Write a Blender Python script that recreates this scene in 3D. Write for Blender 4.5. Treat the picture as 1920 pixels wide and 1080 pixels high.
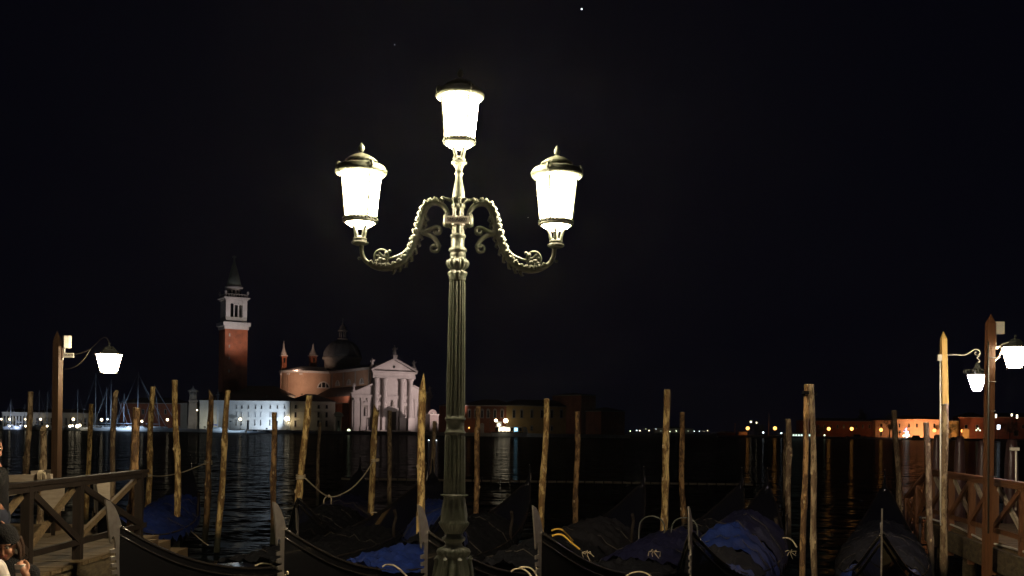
import bpy, math, random
from mathutils import Vector, Matrix
random.seed(7)
R = math.radians
PI = math.pi
for o in list(bpy.data.objects):
    bpy.data.objects.remove(o)
S = bpy.context.scene
C = S.collection

# ------------------------------------------------------------------ camera
F = 2030.0            # focal length in photograph pixels
H = 2.6               # eye height above the water
Y0 = 806.7            # horizon row in the middle of the photograph
RHO = 0.0142          # roll
cr, sr = math.cos(RHO), math.sin(RHO)
cam = bpy.data.cameras.new('camera')
cam.sensor_width = 36.0
cam.lens = 36.0 * F / 1920.0
cam.shift_y = (Y0 - 540.0) / 1920.0
cam.clip_start = 0.1
cam.clip_end = 9000.0
camo = bpy.data.objects.new('camera', cam)
C.objects.link(camo)
camo.matrix_world = Matrix(((cr, -sr, 0, 0), (0, 0, -1, 0), (sr, cr, 0, H), (0, 0, 0, 1)))
S.camera = camo

# ------------------------------------------------------------------ night sky
W = bpy.data.worlds.new('World')
S.world = W
W.use_nodes = True
wn, wl = W.node_tree.nodes, W.node_tree.links
wn.clear()
wo = wn.new('ShaderNodeOutputWorld')
b1 = wn.new('ShaderNodeBackground')
b2 = wn.new('ShaderNodeBackground')
ad = wn.new('ShaderNodeAddShader')
sky = wn.new('ShaderNodeTexSky')
sky.sky_type = 'NISHITA'
sky.sun_disc = False
sky.sun_elevation = R(-9)
sky.sun_rotation = R(200)
b1.inputs['Strength'].default_value = 0.05
b2.inputs['Color'].default_value = (0.30, 0.32, 0.85, 1)
b2.inputs['Strength'].default_value = 0.0034
wl.new(sky.outputs[0], b1.inputs['Color'])
wl.new(b1.outputs[0], ad.inputs[0])
wl.new(b2.outputs[0], ad.inputs[1])
wl.new(ad.outputs[0], wo.inputs['Surface'])

S.view_settings.view_transform = 'Standard'
S.view_settings.look = 'None'
S.view_settings.gamma = 1.0
S.view_settings.exposure = 0.0
S.view_settings.use_curve_mapping = False
S.render.engine = 'CYCLES'
cy = S.cycles
cy.use_denoising = True
cy.max_bounces = 6
cy.diffuse_bounces = 3
cy.glossy_bounces = 3
cy.transmission_bounces = 4
cy.volume_bounces = 0
cy.caustics_reflective = False
cy.caustics_refractive = False
cy.sample_clamp_indirect = 4.0
cy.use_light_tree = True
cy.use_adaptive_sampling = True
cy.adaptive_threshold = 0.004
S.render.film_transparent = False

LAMP = 470.0           # radiance of the quay lantern glass
HAZE = 0.00014

# ------------------------------------------------------------------ helpers
def hor(px):
    return Y0 + (px - 960.0) * sr

def P(px, py, Y):
    """the world point that stands Y metres away behind a point of the photograph"""
    up, vp = px - 960.0, Y0 - py
    u = up * cr - vp * sr
    v = up * sr + vp * cr
    return Vector((u / F * Y, Y, H + v / F * Y))

def tag(o, label=None, cat=None, group=None, kind=None):
    if label: o['label'] = label
    if cat: o['category'] = cat
    if group: o['group'] = group
    if kind: o['kind'] = kind
    return o

def empty(name, loc=(0, 0, 0), rz=0, label=None, cat=None, group=None, kind=None):
    o = bpy.data.objects.new(name, None)
    o.empty_display_size = 0.2
    C.objects.link(o)
    o.location = loc
    o.rotation_euler = (0, 0, rz)
    return tag(o, label, cat, group, kind)

class MB:
    def __init__(s):
        s.v, s.f, s.sm = [], [], []
    def add(s, vs, fs, smooth=False):
        n = len(s.v)
        s.v += [tuple(p) for p in vs]
        s.f += [tuple(i + n for i in f) for f in fs]
        s.sm += [smooth] * len(fs)
        return s
    def box(s, c, d, rz=0, M=None):
        hx, hy, hz = d[0] / 2, d[1] / 2, d[2] / 2
        vs = [Vector((x, y, z)) for x in (-hx, hx) for y in (-hy, hy) for z in (-hz, hz)]
        if rz: vs = [Matrix.Rotation(rz, 3, 'Z') @ p for p in vs]
        if M is not None: vs = [M @ p for p in vs]
        vs = [p + Vector(c) for p in vs]
        return s.add(vs, [(0, 1, 3, 2), (4, 6, 7, 5), (0, 4, 5, 1), (2, 3, 7, 6), (0, 2, 6, 4), (1, 5, 7, 3)])
    def bar(s, a, b, w, t, up=(0, 0, 1)):
        """rectangular bar from a to b, w wide sideways, t along up"""
        a, b = Vector(a), Vector(b)
        d = (b - a).normalized()
        sd = d.cross(Vector(up))
        if sd.length < 1e-5: sd = Vector((1, 0, 0))
        sd.normalize()
        u = sd.cross(d).normalized()
        vs = [p + sd * x * w / 2 + u * y * t / 2 for p in (a, b) for x in (-1, 1) for y in (-1, 1)]
        return s.add(vs, [(0, 1, 3, 2), (4, 6, 7, 5), (0, 4, 5, 1), (2, 3, 7, 6), (0, 2, 6, 4), (1, 5, 7, 3)])
    def tube(s, pts, rad, seg=8, cap=True, smooth=True):
        pts = [Vector(p) for p in pts]
        n = len(pts)
        if not hasattr(rad, '__len__'): rad = [rad] * n
        vs, fs = [], []
        d0 = (pts[1] - pts[0]).normalized()
        ref = Vector((0, 1, 0)) if abs(d0.y) < 0.9 else Vector((1, 0, 0))
        a = d0.cross(ref).normalized()
        for i in range(n):
            d = (pts[min(i + 1, n - 1)] - pts[max(i - 1, 0)]).normalized()
            a = (a - d * a.dot(d)).normalized()
            b = d.cross(a)
            for k in range(seg):
                t = 2 * PI * k / seg
                vs.append(pts[i] + (a * math.cos(t) + b * math.sin(t)) * rad[i])
        for i in range(n - 1):
            for k in range(seg):
                k2 = (k + 1) % seg
                fs.append((i * seg + k, i * seg + k2, (i + 1) * seg + k2, (i + 1) * seg + k))
        s.add(vs, fs, smooth)
        if cap:
            m = len(s.v) - len(vs)
            s.f += [tuple(m + k for k in reversed(range(seg))), tuple(m + (n - 1) * seg + k for k in range(seg))]
            s.sm += [False, False]
        return s
    def lathe(s, prof, seg=24, c=(0, 0, 0), smooth=True, a0=0.0, close=True, sx=1.0, sy=1.0):
        """prof rows: (r, z) or (r, z, amp, n)"""
        vs, fs = [], []
        for row in prof:
            r, z = row[0], row[1]
            amp, nn = (row[2], row[3]) if len(row) > 2 else (0, 0)
            for k in range(seg):
                t = 2 * PI * k / seg + a0
                rr = r * (1 + amp * (abs(math.cos(nn * t / 2)) - 0.6)) if amp else r
                vs.append((c[0] + rr * math.cos(t) * sx, c[1] + rr * math.sin(t) * sy, c[2] + z))
        for i in range(len(prof) - 1):
            for k in range(seg):
                k2 = (k + 1) % seg
                fs.append((i * seg + k, i * seg + k2, (i + 1) * seg + k2, (i + 1) * seg + k))
        s.add(vs, fs, smooth)
        if close:
            m = len(s.v) - len(vs)
            s.f += [tuple(m + k for k in reversed(range(seg))), tuple(m + (len(prof) - 1) * seg + k for k in range(seg))]
            s.sm += [False, False]
        return s
    def ball(s, c, r, seg=12, rings=7, sc=(1, 1, 1)):
        prof = []
        for i in range(rings + 1):
            t = PI * i / rings
            prof.append((max(math.sin(t), 1e-3) * r, -math.cos(t) * r))
        n = len(s.v)
        s.lathe(prof, seg)
        for i in range(n, len(s.v)):
            p = s.v[i]
            s.v[i] = (p[0] * sc[0] + c[0], p[1] * sc[1] + c[1], p[2] * sc[2] + c[2])
        return s
    def prism(s, poly, d0, d1, axis='y'):
        """poly of (a, b) pairs extruded along axis; y: a=x b=z, x: a=y b=z, z: a=x b=y"""
        n = len(poly)
        def mk(a, b, d):
            return (a, d, b) if axis == 'y' else ((d, a, b) if axis == 'x' else (a, b, d))
        vs = [mk(a, b, d0) for a, b in poly] + [mk(a, b, d1) for a, b in poly]
        fs = [tuple(range(n)), tuple(reversed(range(n, 2 * n)))]
        fs += [(i, i + n, (i + 1) % n + n, (i + 1) % n) for i in range(n)]
        return s.add(vs, fs)
    def mesh(s, name, fix=True):
        me = bpy.data.meshes.new(name)
        me.from_pydata(s.v, [], s.f)
        me.polygons.foreach_set('use_smooth', s.sm)
        if fix:
            import bmesh
            bm = bmesh.new(); bm.from_mesh(me)
            bmesh.ops.recalc_face_normals(bm, faces=bm.faces)
            bm.to_mesh(me); bm.free()
        me.update()
        return me
    def build(s, name, m, parent=None, loc=None, rot=None, fix=True):
        me = s.mesh(name, fix)
        me.materials.append(m)
        o = bpy.data.objects.new(name, me)
        C.objects.link(o)
        if parent is not None: o.parent = parent
        if loc is not None: o.location = loc
        if rot is not None: o.rotation_euler = rot
        return o

def link_mesh(name, me, parent=None, loc=None, rot=None, scale=None):
    o = bpy.data.objects.new(name, me)
    C.objects.link(o)
    if parent is not None: o.parent = parent
    if loc is not None: o.location = loc
    if rot is not None: o.rotation_euler = rot
    if scale is not None: o.scale = scale
    return o

def kids(o):
    return [c for c in o.children]

def copy_tree(o, parent=None):
    c = o.copy()
    C.objects.link(c)
    if parent is not None:
        c.parent = parent
        c.matrix_parent_inverse = o.matrix_parent_inverse.copy()
    for ch in kids(o):
        copy_tree(ch, c)
    return c

def spline(pts, n=8):
    pts = [Vector(p) for p in pts]
    out = []
    q = [pts[0]] + pts + [pts[-1]]
    for i in range(1, len(q) - 2):
        p0, p1, p2, p3 = q[i - 1], q[i], q[i + 1], q[i + 2]
        for k in range(n):
            t = k / n
            out.append(0.5 * ((2 * p1) + (p2 - p0) * t + (2 * p0 - 5 * p1 + 4 * p2 - p3) * t * t + (3 * p1 - p0 - 3 * p2 + p3) * t ** 3))
    out.append(pts[-1])
    return out

def lerp(a, b, t): return a + (b - a) * t

# ------------------------------------------------------------------ materials
def mat(name, col, rough=0.7, metal=0.0, var=None, scale=4.0, detail=6.0, bump=0.0, bscale=None, stretch=(1, 1, 1), spec=0.5, coat=0.0, coords='Object', ramp=(0.35, 0.65)):
    m = bpy.data.materials.new(name)
    m.use_nodes = True
    n, l = m.node_tree.nodes, m.node_tree.links
    b = n['Principled BSDF']
    b.inputs['Base Color'].default_value = (*col, 1)
    b.inputs['Roughness'].default_value = rough
    b.inputs['Metallic'].default_value = metal
    b.inputs['Specular IOR Level'].default_value = spec
    b.inputs['Coat Weight'].default_value = coat
    if var is not None or bump:
        tc = n.new('ShaderNodeTexCoord')
        mp = n.new('ShaderNodeMapping')
        mp.inputs['Scale'].default_value = stretch
        l.new(tc.outputs[coords], mp.inputs['Vector'])
    if var is not None:
        nz = n.new('ShaderNodeTexNoise')
        nz.inputs['Scale'].default_value = scale
        nz.inputs['Detail'].default_value = detail
        nz.inputs['Roughness'].default_value = 0.65
        l.new(mp.outputs[0], nz.inputs['Vector'])
        rp = n.new('ShaderNodeValToRGB')
        e = rp.color_ramp.elements
        e[0].position, e[1].position = ramp
        e[0].color = (*col, 1)
        e[1].color = (*var, 1)
        l.new(nz.outputs['Fac'], rp.inputs[0])
        l.new(rp.outputs[0], b.inputs['Base Color'])
    if bump:
        n2 = n.new('ShaderNodeTexNoise')
        n2.inputs['Scale'].default_value = bscale or scale * 3
        n2.inputs['Detail'].default_value = 8
        l.new(mp.outputs[0], n2.inputs['Vector'])
        bp = n.new('ShaderNodeBump')
        bp.inputs['Strength'].default_value = bump
        bp.inputs['Distance'].default_value = 0.02
        l.new(n2.outputs['Fac'], bp.inputs['Height'])
        l.new(bp.outputs[0], b.inputs['Normal'])
    return m

def emit(name, col, strength):
    m = bpy.data.materials.new(name)
    m.use_nodes = True
    n, l = m.node_tree.nodes, m.node_tree.links
    n.remove(n['Principled BSDF'])
    e = n.new('ShaderNodeEmission')
    e.inputs['Color'].default_value = (*col, 1)
    e.inputs['Strength'].default_value = strength
    l.new(e.outputs[0], n['Material Output'].inputs['Surface'])
    return m

def bark_mat(name, c0, c1, c2):
    """peeled and weathered trunk wood: long grain, knots, bark patches that cling on"""
    m = bpy.data.materials.new(name)
    m.use_nodes = True
    n, l = m.node_tree.nodes, m.node_tree.links
    b = n['Principled BSDF']
    b.inputs['Roughness'].default_value = 0.75
    tc = n.new('ShaderNodeTexCoord')
    oi = n.new('ShaderNodeObjectInfo')
    add = n.new('ShaderNodeVectorMath'); add.operation = 'ADD'
    mul = n.new('ShaderNodeMath'); mul.operation = 'MULTIPLY'; mul.inputs[1].default_value = 37.0
    l.new(oi.outputs['Random'], mul.inputs[0])
    l.new(tc.outputs['Object'], add.inputs[0]); l.new(mul.outputs[0], add.inputs[1])
    mp = n.new('ShaderNodeMapping'); mp.inputs['Scale'].default_value = (14, 14, 1.6)
    l.new(add.outputs[0], mp.inputs['Vector'])
    g = n.new('ShaderNodeTexNoise'); g.inputs['Scale'].default_value = 2.0; g.inputs['Detail'].default_value = 7
    l.new(mp.outputs[0], g.inputs['Vector'])
    r1 = n.new('ShaderNodeValToRGB')
    e = r1.color_ramp.elements
    e[0].position, e[1].position = 0.3, 0.7
    e[0].color, e[1].color = (*c0, 1), (*c1, 1)
    l.new(g.outputs['Fac'], r1.inputs[0])
    mp2 = n.new('ShaderNodeMapping'); mp2.inputs['Scale'].default_value = (7, 7, 2.6)
    l.new(add.outputs[0], mp2.inputs['Vector'])
    p = n.new('ShaderNodeTexNoise'); p.inputs['Scale'].default_value = 1.6; p.inputs['Detail'].default_value = 9; p.inputs['Roughness'].default_value = 0.7
    l.new(mp2.outputs[0], p.inputs['Vector'])
    r2 = n.new('ShaderNodeValToRGB')
    e = r2.color_ramp.elements
    e[0].position, e[1].position = 0.46, 0.53
    e[0].color, e[1].color = (0, 0, 0, 1), (1, 1, 1, 1)
    l.new(p.outputs['Fac'], r2.inputs[0])
    mx = n.new('ShaderNodeMixRGB'); mx.inputs['Color2'].default_value = (*c2, 1)
    l.new(r2.outputs[0], mx.inputs['Fac']); l.new(r1.outputs[0], mx.inputs['Color1'])
    hs = n.new('ShaderNodeHueSaturation')
    vv = n.new('ShaderNodeMapRange'); vv.inputs['To Min'].default_value = 0.75; vv.inputs['To Max'].default_value = 1.2
    l.new(oi.outputs['Random'], vv.inputs['Value']); l.new(vv.outputs[0], hs.inputs['Value'])
    sx = n.new('ShaderNodeSeparateXYZ'); l.new(tc.outputs['Object'], sx.inputs[0])
    wz = n.new('ShaderNodeMath'); wz.operation = 'MULTIPLY_ADD'; wz.inputs[1].default_value = 0.5; l.new(p.outputs['Fac'], wz.inputs[0]); l.new(sx.outputs['Z'], wz.inputs[2])
    wr_ = n.new('ShaderNodeMapRange'); wr_.inputs['From Min'].default_value = 0.55; wr_.inputs['From Max'].default_value = 0.85; wr_.inputs['To Min'].default_value = 1.0; wr_.inputs['To Max'].default_value = 0.0
    l.new(wz.outputs[0], wr_.inputs['Value'])
    wet = n.new('ShaderNodeMixRGB'); wet.inputs['Color2'].default_value = (0.022, 0.024, 0.012, 1)
    l.new(wr_.outputs[0], wet.inputs['Fac']); l.new(mx.outputs[0], wet.inputs['Color1'])
    l.new(wet.outputs[0], hs.inputs['Color'])
    l.new(hs.outputs[0], b.inputs['Base Color'])
    bp = n.new('ShaderNodeBump'); bp.inputs['Strength'].default_value = 0.9; bp.inputs['Distance'].default_value = 0.012
    sm = n.new('ShaderNodeMath'); sm.operation = 'ADD'
    l.new(g.outputs['Fac'], sm.inputs[0]); l.new(r2.outputs[0], sm.inputs[1])
    l.new(sm.outputs[0], bp.inputs['Height']); l.new(bp.outputs[0], b.inputs['Normal'])
    return m

WARM = (1.0, 0.80, 0.50)
M = {}
M['iron'] = mat('green_iron', (0.068, 0.082, 0.062), 0.42, 0.0, var=(0.11, 0.122, 0.092), scale=9, bump=0.25, bscale=60)
M['lantern_glass'] = emit('lit_lantern_glass', (1.0, 0.80, 0.52), LAMP)
M['lens'] = emit('lantern_lower_lens', (1.0, 0.80, 0.52), LAMP * 0.12)
M['arm_glass'] = emit('lit_jetty_lantern_glass', (1.0, 0.82, 0.54), 100)
M['violet_glass'] = emit('lit_violet_lantern_glass', (0.97, 0.80, 1.0), 100)
M['plate'] = mat('white_plate', (0.85, 0.82, 0.74), 0.4)
M['ink'] = mat('plate_ink', (0.03, 0.03, 0.03), 0.6)
M['box'] = mat('junction_box_plastic', (0.62, 0.60, 0.56), 0.45, var=(0.5, 0.48, 0.44), scale=6)
M['bark'] = bark_mat('pale_trunk_wood', (0.58, 0.40, 0.14), (0.80, 0.60, 0.27), (0.22, 0.125, 0.04))
M['bark2'] = bark_mat('brown_trunk_wood', (0.33, 0.19, 0.075), (0.46, 0.28, 0.12), (0.11, 0.058, 0.025))
M['bark3'] = bark_mat('grey_trunk_wood', (0.42, 0.31, 0.18), (0.58, 0.44, 0.27), (0.20, 0.13, 0.075))
M['cut'] = mat('fresh_cut_wood', (0.62, 0.48, 0.28), 0.7, var=(0.45, 0.33, 0.18), scale=30)
M['post'] = mat('red_brown_post_wood', (0.12, 0.048, 0.018), 0.5, var=(0.19, 0.08, 0.032), scale=3, stretch=(14, 14, 1), bump=0.4, bscale=8)
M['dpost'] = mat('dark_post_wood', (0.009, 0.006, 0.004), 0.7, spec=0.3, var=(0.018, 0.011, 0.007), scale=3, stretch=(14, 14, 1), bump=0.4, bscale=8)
M['post2'] = mat('brown_post_wood', (0.040, 0.021, 0.010), 0.6, var=(0.07, 0.036, 0.017), scale=3, stretch=(14, 14, 1), bump=0.4, bscale=8)
M['tile2'] = mat('lit_roof_tile', (0.26, 0.13, 0.09), 0.9, var=(0.18, 0.09, 0.06), scale=0.8)  # paler copy of the clay tile, orange lamplight put into its colour
M['golden'] = mat('golden_squared_wood', (0.66, 0.44, 0.15), 0.6, var=(0.52, 0.32, 0.10), scale=3, stretch=(14, 14, 1), bump=0.3, bscale=8)
M['stone3'] = mat('dim_pink_stone', (0.16, 0.125, 0.115), 0.85, var=(0.12, 0.09, 0.085), scale=0.3)  # stone darkened in place of shading the chapel from the near floodlight
M['plank'] = mat('weathered_plank', (0.15, 0.105, 0.05), 0.75, var=(0.08, 0.052, 0.025), scale=3, stretch=(1, 9, 9), bump=0.5, bscale=8)
M['beam'] = mat('mossy_beam', (0.12, 0.092, 0.048), 0.8, var=(0.045, 0.032, 0.018), scale=5, stretch=(3, 1, 3), bump=0.7, bscale=12)
M['pale'] = mat('pale_board', (0.42, 0.36, 0.28), 0.7, var=(0.30, 0.25, 0.19), scale=5, stretch=(1, 6, 6))
M['black'] = mat('gondola_lacquer', (0.006, 0.006, 0.007), 0.14, coat=0.6, bump=0.04, bscale=9)
M['tarpk'] = mat('black_tarp', (0.0035, 0.004, 0.006), 0.85, spec=0.08, var=(0.006, 0.0065, 0.009), scale=7, bump=0.6, bscale=14)
M['tarpb'] = mat('blue_tarp', (0.0025, 0.017, 0.125), 0.7, spec=0.3, var=(0.002, 0.011, 0.08), scale=5, bump=0.55, bscale=12)
M['tarpn'] = mat('navy_tarp', (0.0025, 0.0035, 0.022), 0.5, var=(0.005, 0.005, 0.026), scale=5, bump=0.7, bscale=14)
M['tarpg'] = mat('grey_tarp', (0.012, 0.012, 0.015), 0.85, spec=0.1, var=(0.007, 0.007, 0.010), scale=5, bump=0.5, bscale=14)
M['steel'] = mat('polished_steel', (0.46, 0.42, 0.37), 0.40, 0.85, var=(0.30, 0.27, 0.24), bump=0.3, bscale=30)
M['trim'] = mat('gunwale_trim', (0.016, 0.014, 0.012), 0.25, coat=0.3)
M['brass'] = mat('brass_fitting', (0.75, 0.62, 0.35), 0.3, 0.9)
M['rope'] = mat('mooring_rope', (0.50, 0.42, 0.29), 0.9, bump=0.8, bscale=120)
M['rope_dim'] = mat('dark_rope', (0.03, 0.026, 0.02), 0.9)  # darker rope colour for the cover lashings
M['yrope'] = mat('yellow_rope', (0.70, 0.42, 0.06), 0.8, bump=0.6, bscale=120)
M['dolphin'] = mat('tarred_mooring_post', (0.085, 0.045, 0.045), 0.28, var=(0.13, 0.07, 0.065), scale=2, stretch=(8, 8, 1), bump=0.3, bscale=8)
M['stone'] = mat('istrian_stone', (0.52, 0.47, 0.45), 0.8, var=(0.42, 0.37, 0.36), scale=0.25, bump=0.2)
M['stone2'] = mat('weathered_stone', (0.36, 0.32, 0.29), 0.85, var=(0.25, 0.22, 0.20), scale=0.3)
M['brick'] = mat('red_brick', (0.34, 0.10, 0.045), 0.85, var=(0.20, 0.06, 0.03), scale=0.35)
M['salmon'] = mat('salmon_brick_render', (0.40, 0.25, 0.17), 0.85, var=(0.32, 0.19, 0.13), scale=0.3)
M['lead'] = mat('lead_roof', (0.17, 0.17, 0.18), 0.6, var=(0.12, 0.12, 0.13), scale=0.4)
M['copper'] = mat('green_spire_copper', (0.16, 0.175, 0.14), 0.7, var=(0.12, 0.13, 0.105), scale=0.4)
M['tile'] = mat('clay_roof_tile', (0.095, 0.05, 0.035), 0.9, var=(0.06, 0.035, 0.028), scale=0.8)
M['white'] = mat('white_render', (0.62, 0.64, 0.64), 0.8, var=(0.50, 0.52, 0.52), scale=0.25, detail=8)
M['beige'] = mat('beige_render', (0.42, 0.38, 0.31), 0.85, var=(0.34, 0.30, 0.24), scale=0.25)
M['pink'] = mat('pink_render', (0.60, 0.36, 0.24), 0.85, var=(0.50, 0.29, 0.19), scale=0.3)
M['ochre'] = mat('ochre_render', (0.50, 0.34, 0.13), 0.85, var=(0.42, 0.27, 0.1), scale=0.3)
M['dark'] = mat('dark_window_pane', (0.012, 0.012, 0.014), 0.25)
M['shutter'] = mat('grey_shutter', (0.20, 0.22, 0.24), 0.7)
M['paving'] = mat('stone_paving', (0.30, 0.28, 0.25), 0.7, var=(0.22, 0.20, 0.18), scale=1.5, bump=0.2)
M['boat'] = mat('white_gelcoat', (0.72, 0.75, 0.78), 0.3)
M['alu'] = mat('mast_aluminium', (0.42, 0.47, 0.55), 0.45)
M['bcover'] = mat('blue_boat_cover', (0.02, 0.10, 0.45), 0.6)
M['foliage'] = mat('dark_foliage', (0.045, 0.05, 0.02), 0.8, var=(0.08, 0.07, 0.03), scale=1)
M['trunk'] = mat('tree_bark', (0.06, 0.045, 0.03), 0.9)
M['metal'] = mat('painted_lamp_metal', (0.05, 0.055, 0.05), 0.5)
M['skin'] = mat('skin', (0.50, 0.25, 0.15), 0.5, var=(0.43, 0.20, 0.12), scale=20)
M['knit'] = mat('black_knit', (0.006, 0.006, 0.007), 0.9, bump=0.8, bscale=90)
M['tee'] = mat('white_cotton', (0.66, 0.60, 0.54), 0.85, bump=0.4, bscale=18)
M['jeans'] = mat('dark_denim', (0.02, 0.025, 0.045), 0.85)
M['hair'] = mat('brown_hair', (0.055, 0.028, 0.014), 0.6, bump=0.9, bscale=60, stretch=(1, 1, 0.2))
M['blond'] = mat('sandy_hair', (0.20, 0.12, 0.05), 0.6, bump=0.9, bscale=60, stretch=(1, 1, 0.2))
M['teeth'] = mat('teeth', (0.7, 0.68, 0.6), 0.3)
M['eye'] = mat('eye_dark', (0.02, 0.015, 0.01), 0.2)
M['lip'] = mat('lips', (0.35, 0.10, 0.08), 0.4)
M['cup'] = mat('paper_cup', (0.75, 0.70, 0.62), 0.5)
M['starm'] = emit('star_light', (0.9, 0.92, 1.0), 3.0)
M['glow'] = emit('lit_pavilion_glass', (0.75, 1.0, 0.85), 1.6)

# water
def water_mat():
    m = bpy.data.materials.new('lagoon_water')
    m.use_nodes = True
    n, l = m.node_tree.nodes, m.node_tree.links
    b = n['Principled BSDF']
    b.inputs['Base Color'].default_value = (0.004, 0.006, 0.008, 1)
    b.inputs['Roughness'].default_value = 0.08
    b.inputs['IOR'].default_value = 1.33
    tc = n.new('ShaderNodeTexCoord')
    def slopes(sc, det, sx, sy, ax, ay, off):
        mp = n.new('ShaderNodeMapping'); mp.inputs['Scale'].default_value = (sx, sy, 1); mp.inputs['Location'].default_value = (off, off * 2, 0)
        mp.inputs['Rotation'].default_value = (0, 0, off * .1)
        l.new(tc.outputs['Object'], mp.inputs['Vector'])
        z = n.new('ShaderNodeTexNoise'); z.inputs['Scale'].default_value = sc; z.inputs['Detail'].default_value = det; z.inputs['Roughness'].default_value = .6
        l.new(mp.outputs[0], z.inputs['Vector'])
        s1 = n.new('ShaderNodeVectorMath'); s1.operation = 'SUBTRACT'; s1.inputs[1].default_value = (.5, .5, .5)
        l.new(z.outputs['Color'], s1.inputs[0])
        s2 = n.new('ShaderNodeVectorMath'); s2.operation = 'MULTIPLY'; s2.inputs[1].default_value = (ax, ay, 0)
        l.new(s1.outputs[0], s2.inputs[0])
        return s2
    a = slopes(1.1, 2, 0.8, 1.5, 1.6, 2.8, 3.0); c = slopes(6.0, 3, 0.7, 1.3, 1.3, 2.1, 7.0)
    ad_ = n.new('ShaderNodeVectorMath'); ad_.operation = 'ADD'
    l.new(a.outputs[0], ad_.inputs[0]); l.new(c.outputs[0], ad_.inputs[1])
    ae = n.new('ShaderNodeVectorMath'); ae.operation = 'ADD'; ae.inputs[1].default_value = (0, 0, 1)
    l.new(ad_.outputs[0], ae.inputs[0])
    nm = n.new('ShaderNodeVectorMath'); nm.operation = 'NORMALIZE'
    l.new(ae.outputs[0], nm.inputs[0])
    l.new(nm.outputs[0], b.inputs['Normal'])
    df = n.new('ShaderNodeBsdfDiffuse'); df.inputs['Color'].default_value = (0.003, 0.005, 0.006, 1)
    mx = n.new('ShaderNodeMixShader'); mx.inputs[0].default_value = 0.90
    l.new(b.outputs[0], mx.inputs[1]); l.new(df.outputs[0], mx.inputs[2])
    l.new(mx.outputs[0], n['Material Output'].inputs['Surface'])
    return m
M['water'] = water_mat()

# ------------------------------------------------------------------ setting
wm = MB()
wm.add([(-4000, 10.6, 0), (4000, 10.6, 0), (4000, 6000, 0), (-4000, 6000, 0)], [(0, 1, 2, 3)])
tag(wm.build('water', M['water']), kind='structure')
qm = MB()
QZ = 0.9
qm.box((0, -14.2, -0.3), (120, 49.6, 2.38))
tag(qm.build('quay', M['stone2']), kind='structure')
sl = MB().box((0, 0, 0), (1.18, 0.78, 0.02)).mesh('slab')
sl.materials.append(M['paving'])
pav = empty('quay_paving', (0, 0, 0), kind='structure')
for i in range(-7, 8):
    for j in range(9):
        if len(pav.children) < 290:
            link_mesh('slab', sl, pav, (i * 1.2 + (j % 2) * 0.6, 4.0 + j * 0.8 - 0.2, 0.898 + random.uniform(-0.002, 0.002)))

# far ground: slabs of land
def land(name, pts, z0=-1.0, z1=1.4, m='stone2'):
    b = MB(); b.prism(pts, z0, z1, 'z')
    return tag(b.build(name, M[m]), kind='structure')
def XY(px, Y): 
    p = P(px, hor(px), Y); return (p.x, p.y)
# ------------------------------------------------------------------ the three-lantern quay lamp
LY = 9.6
PX = F / LY                      # photograph pixels per metre at the lamp
LX = (853.6 - 960.0) / PX
EYE = H - QZ                     # eye above the quay
def lz(y): return EYE + (806.2 - y) / PX      # height above the quay for a photo row
def pr(r): return r / PX

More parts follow.
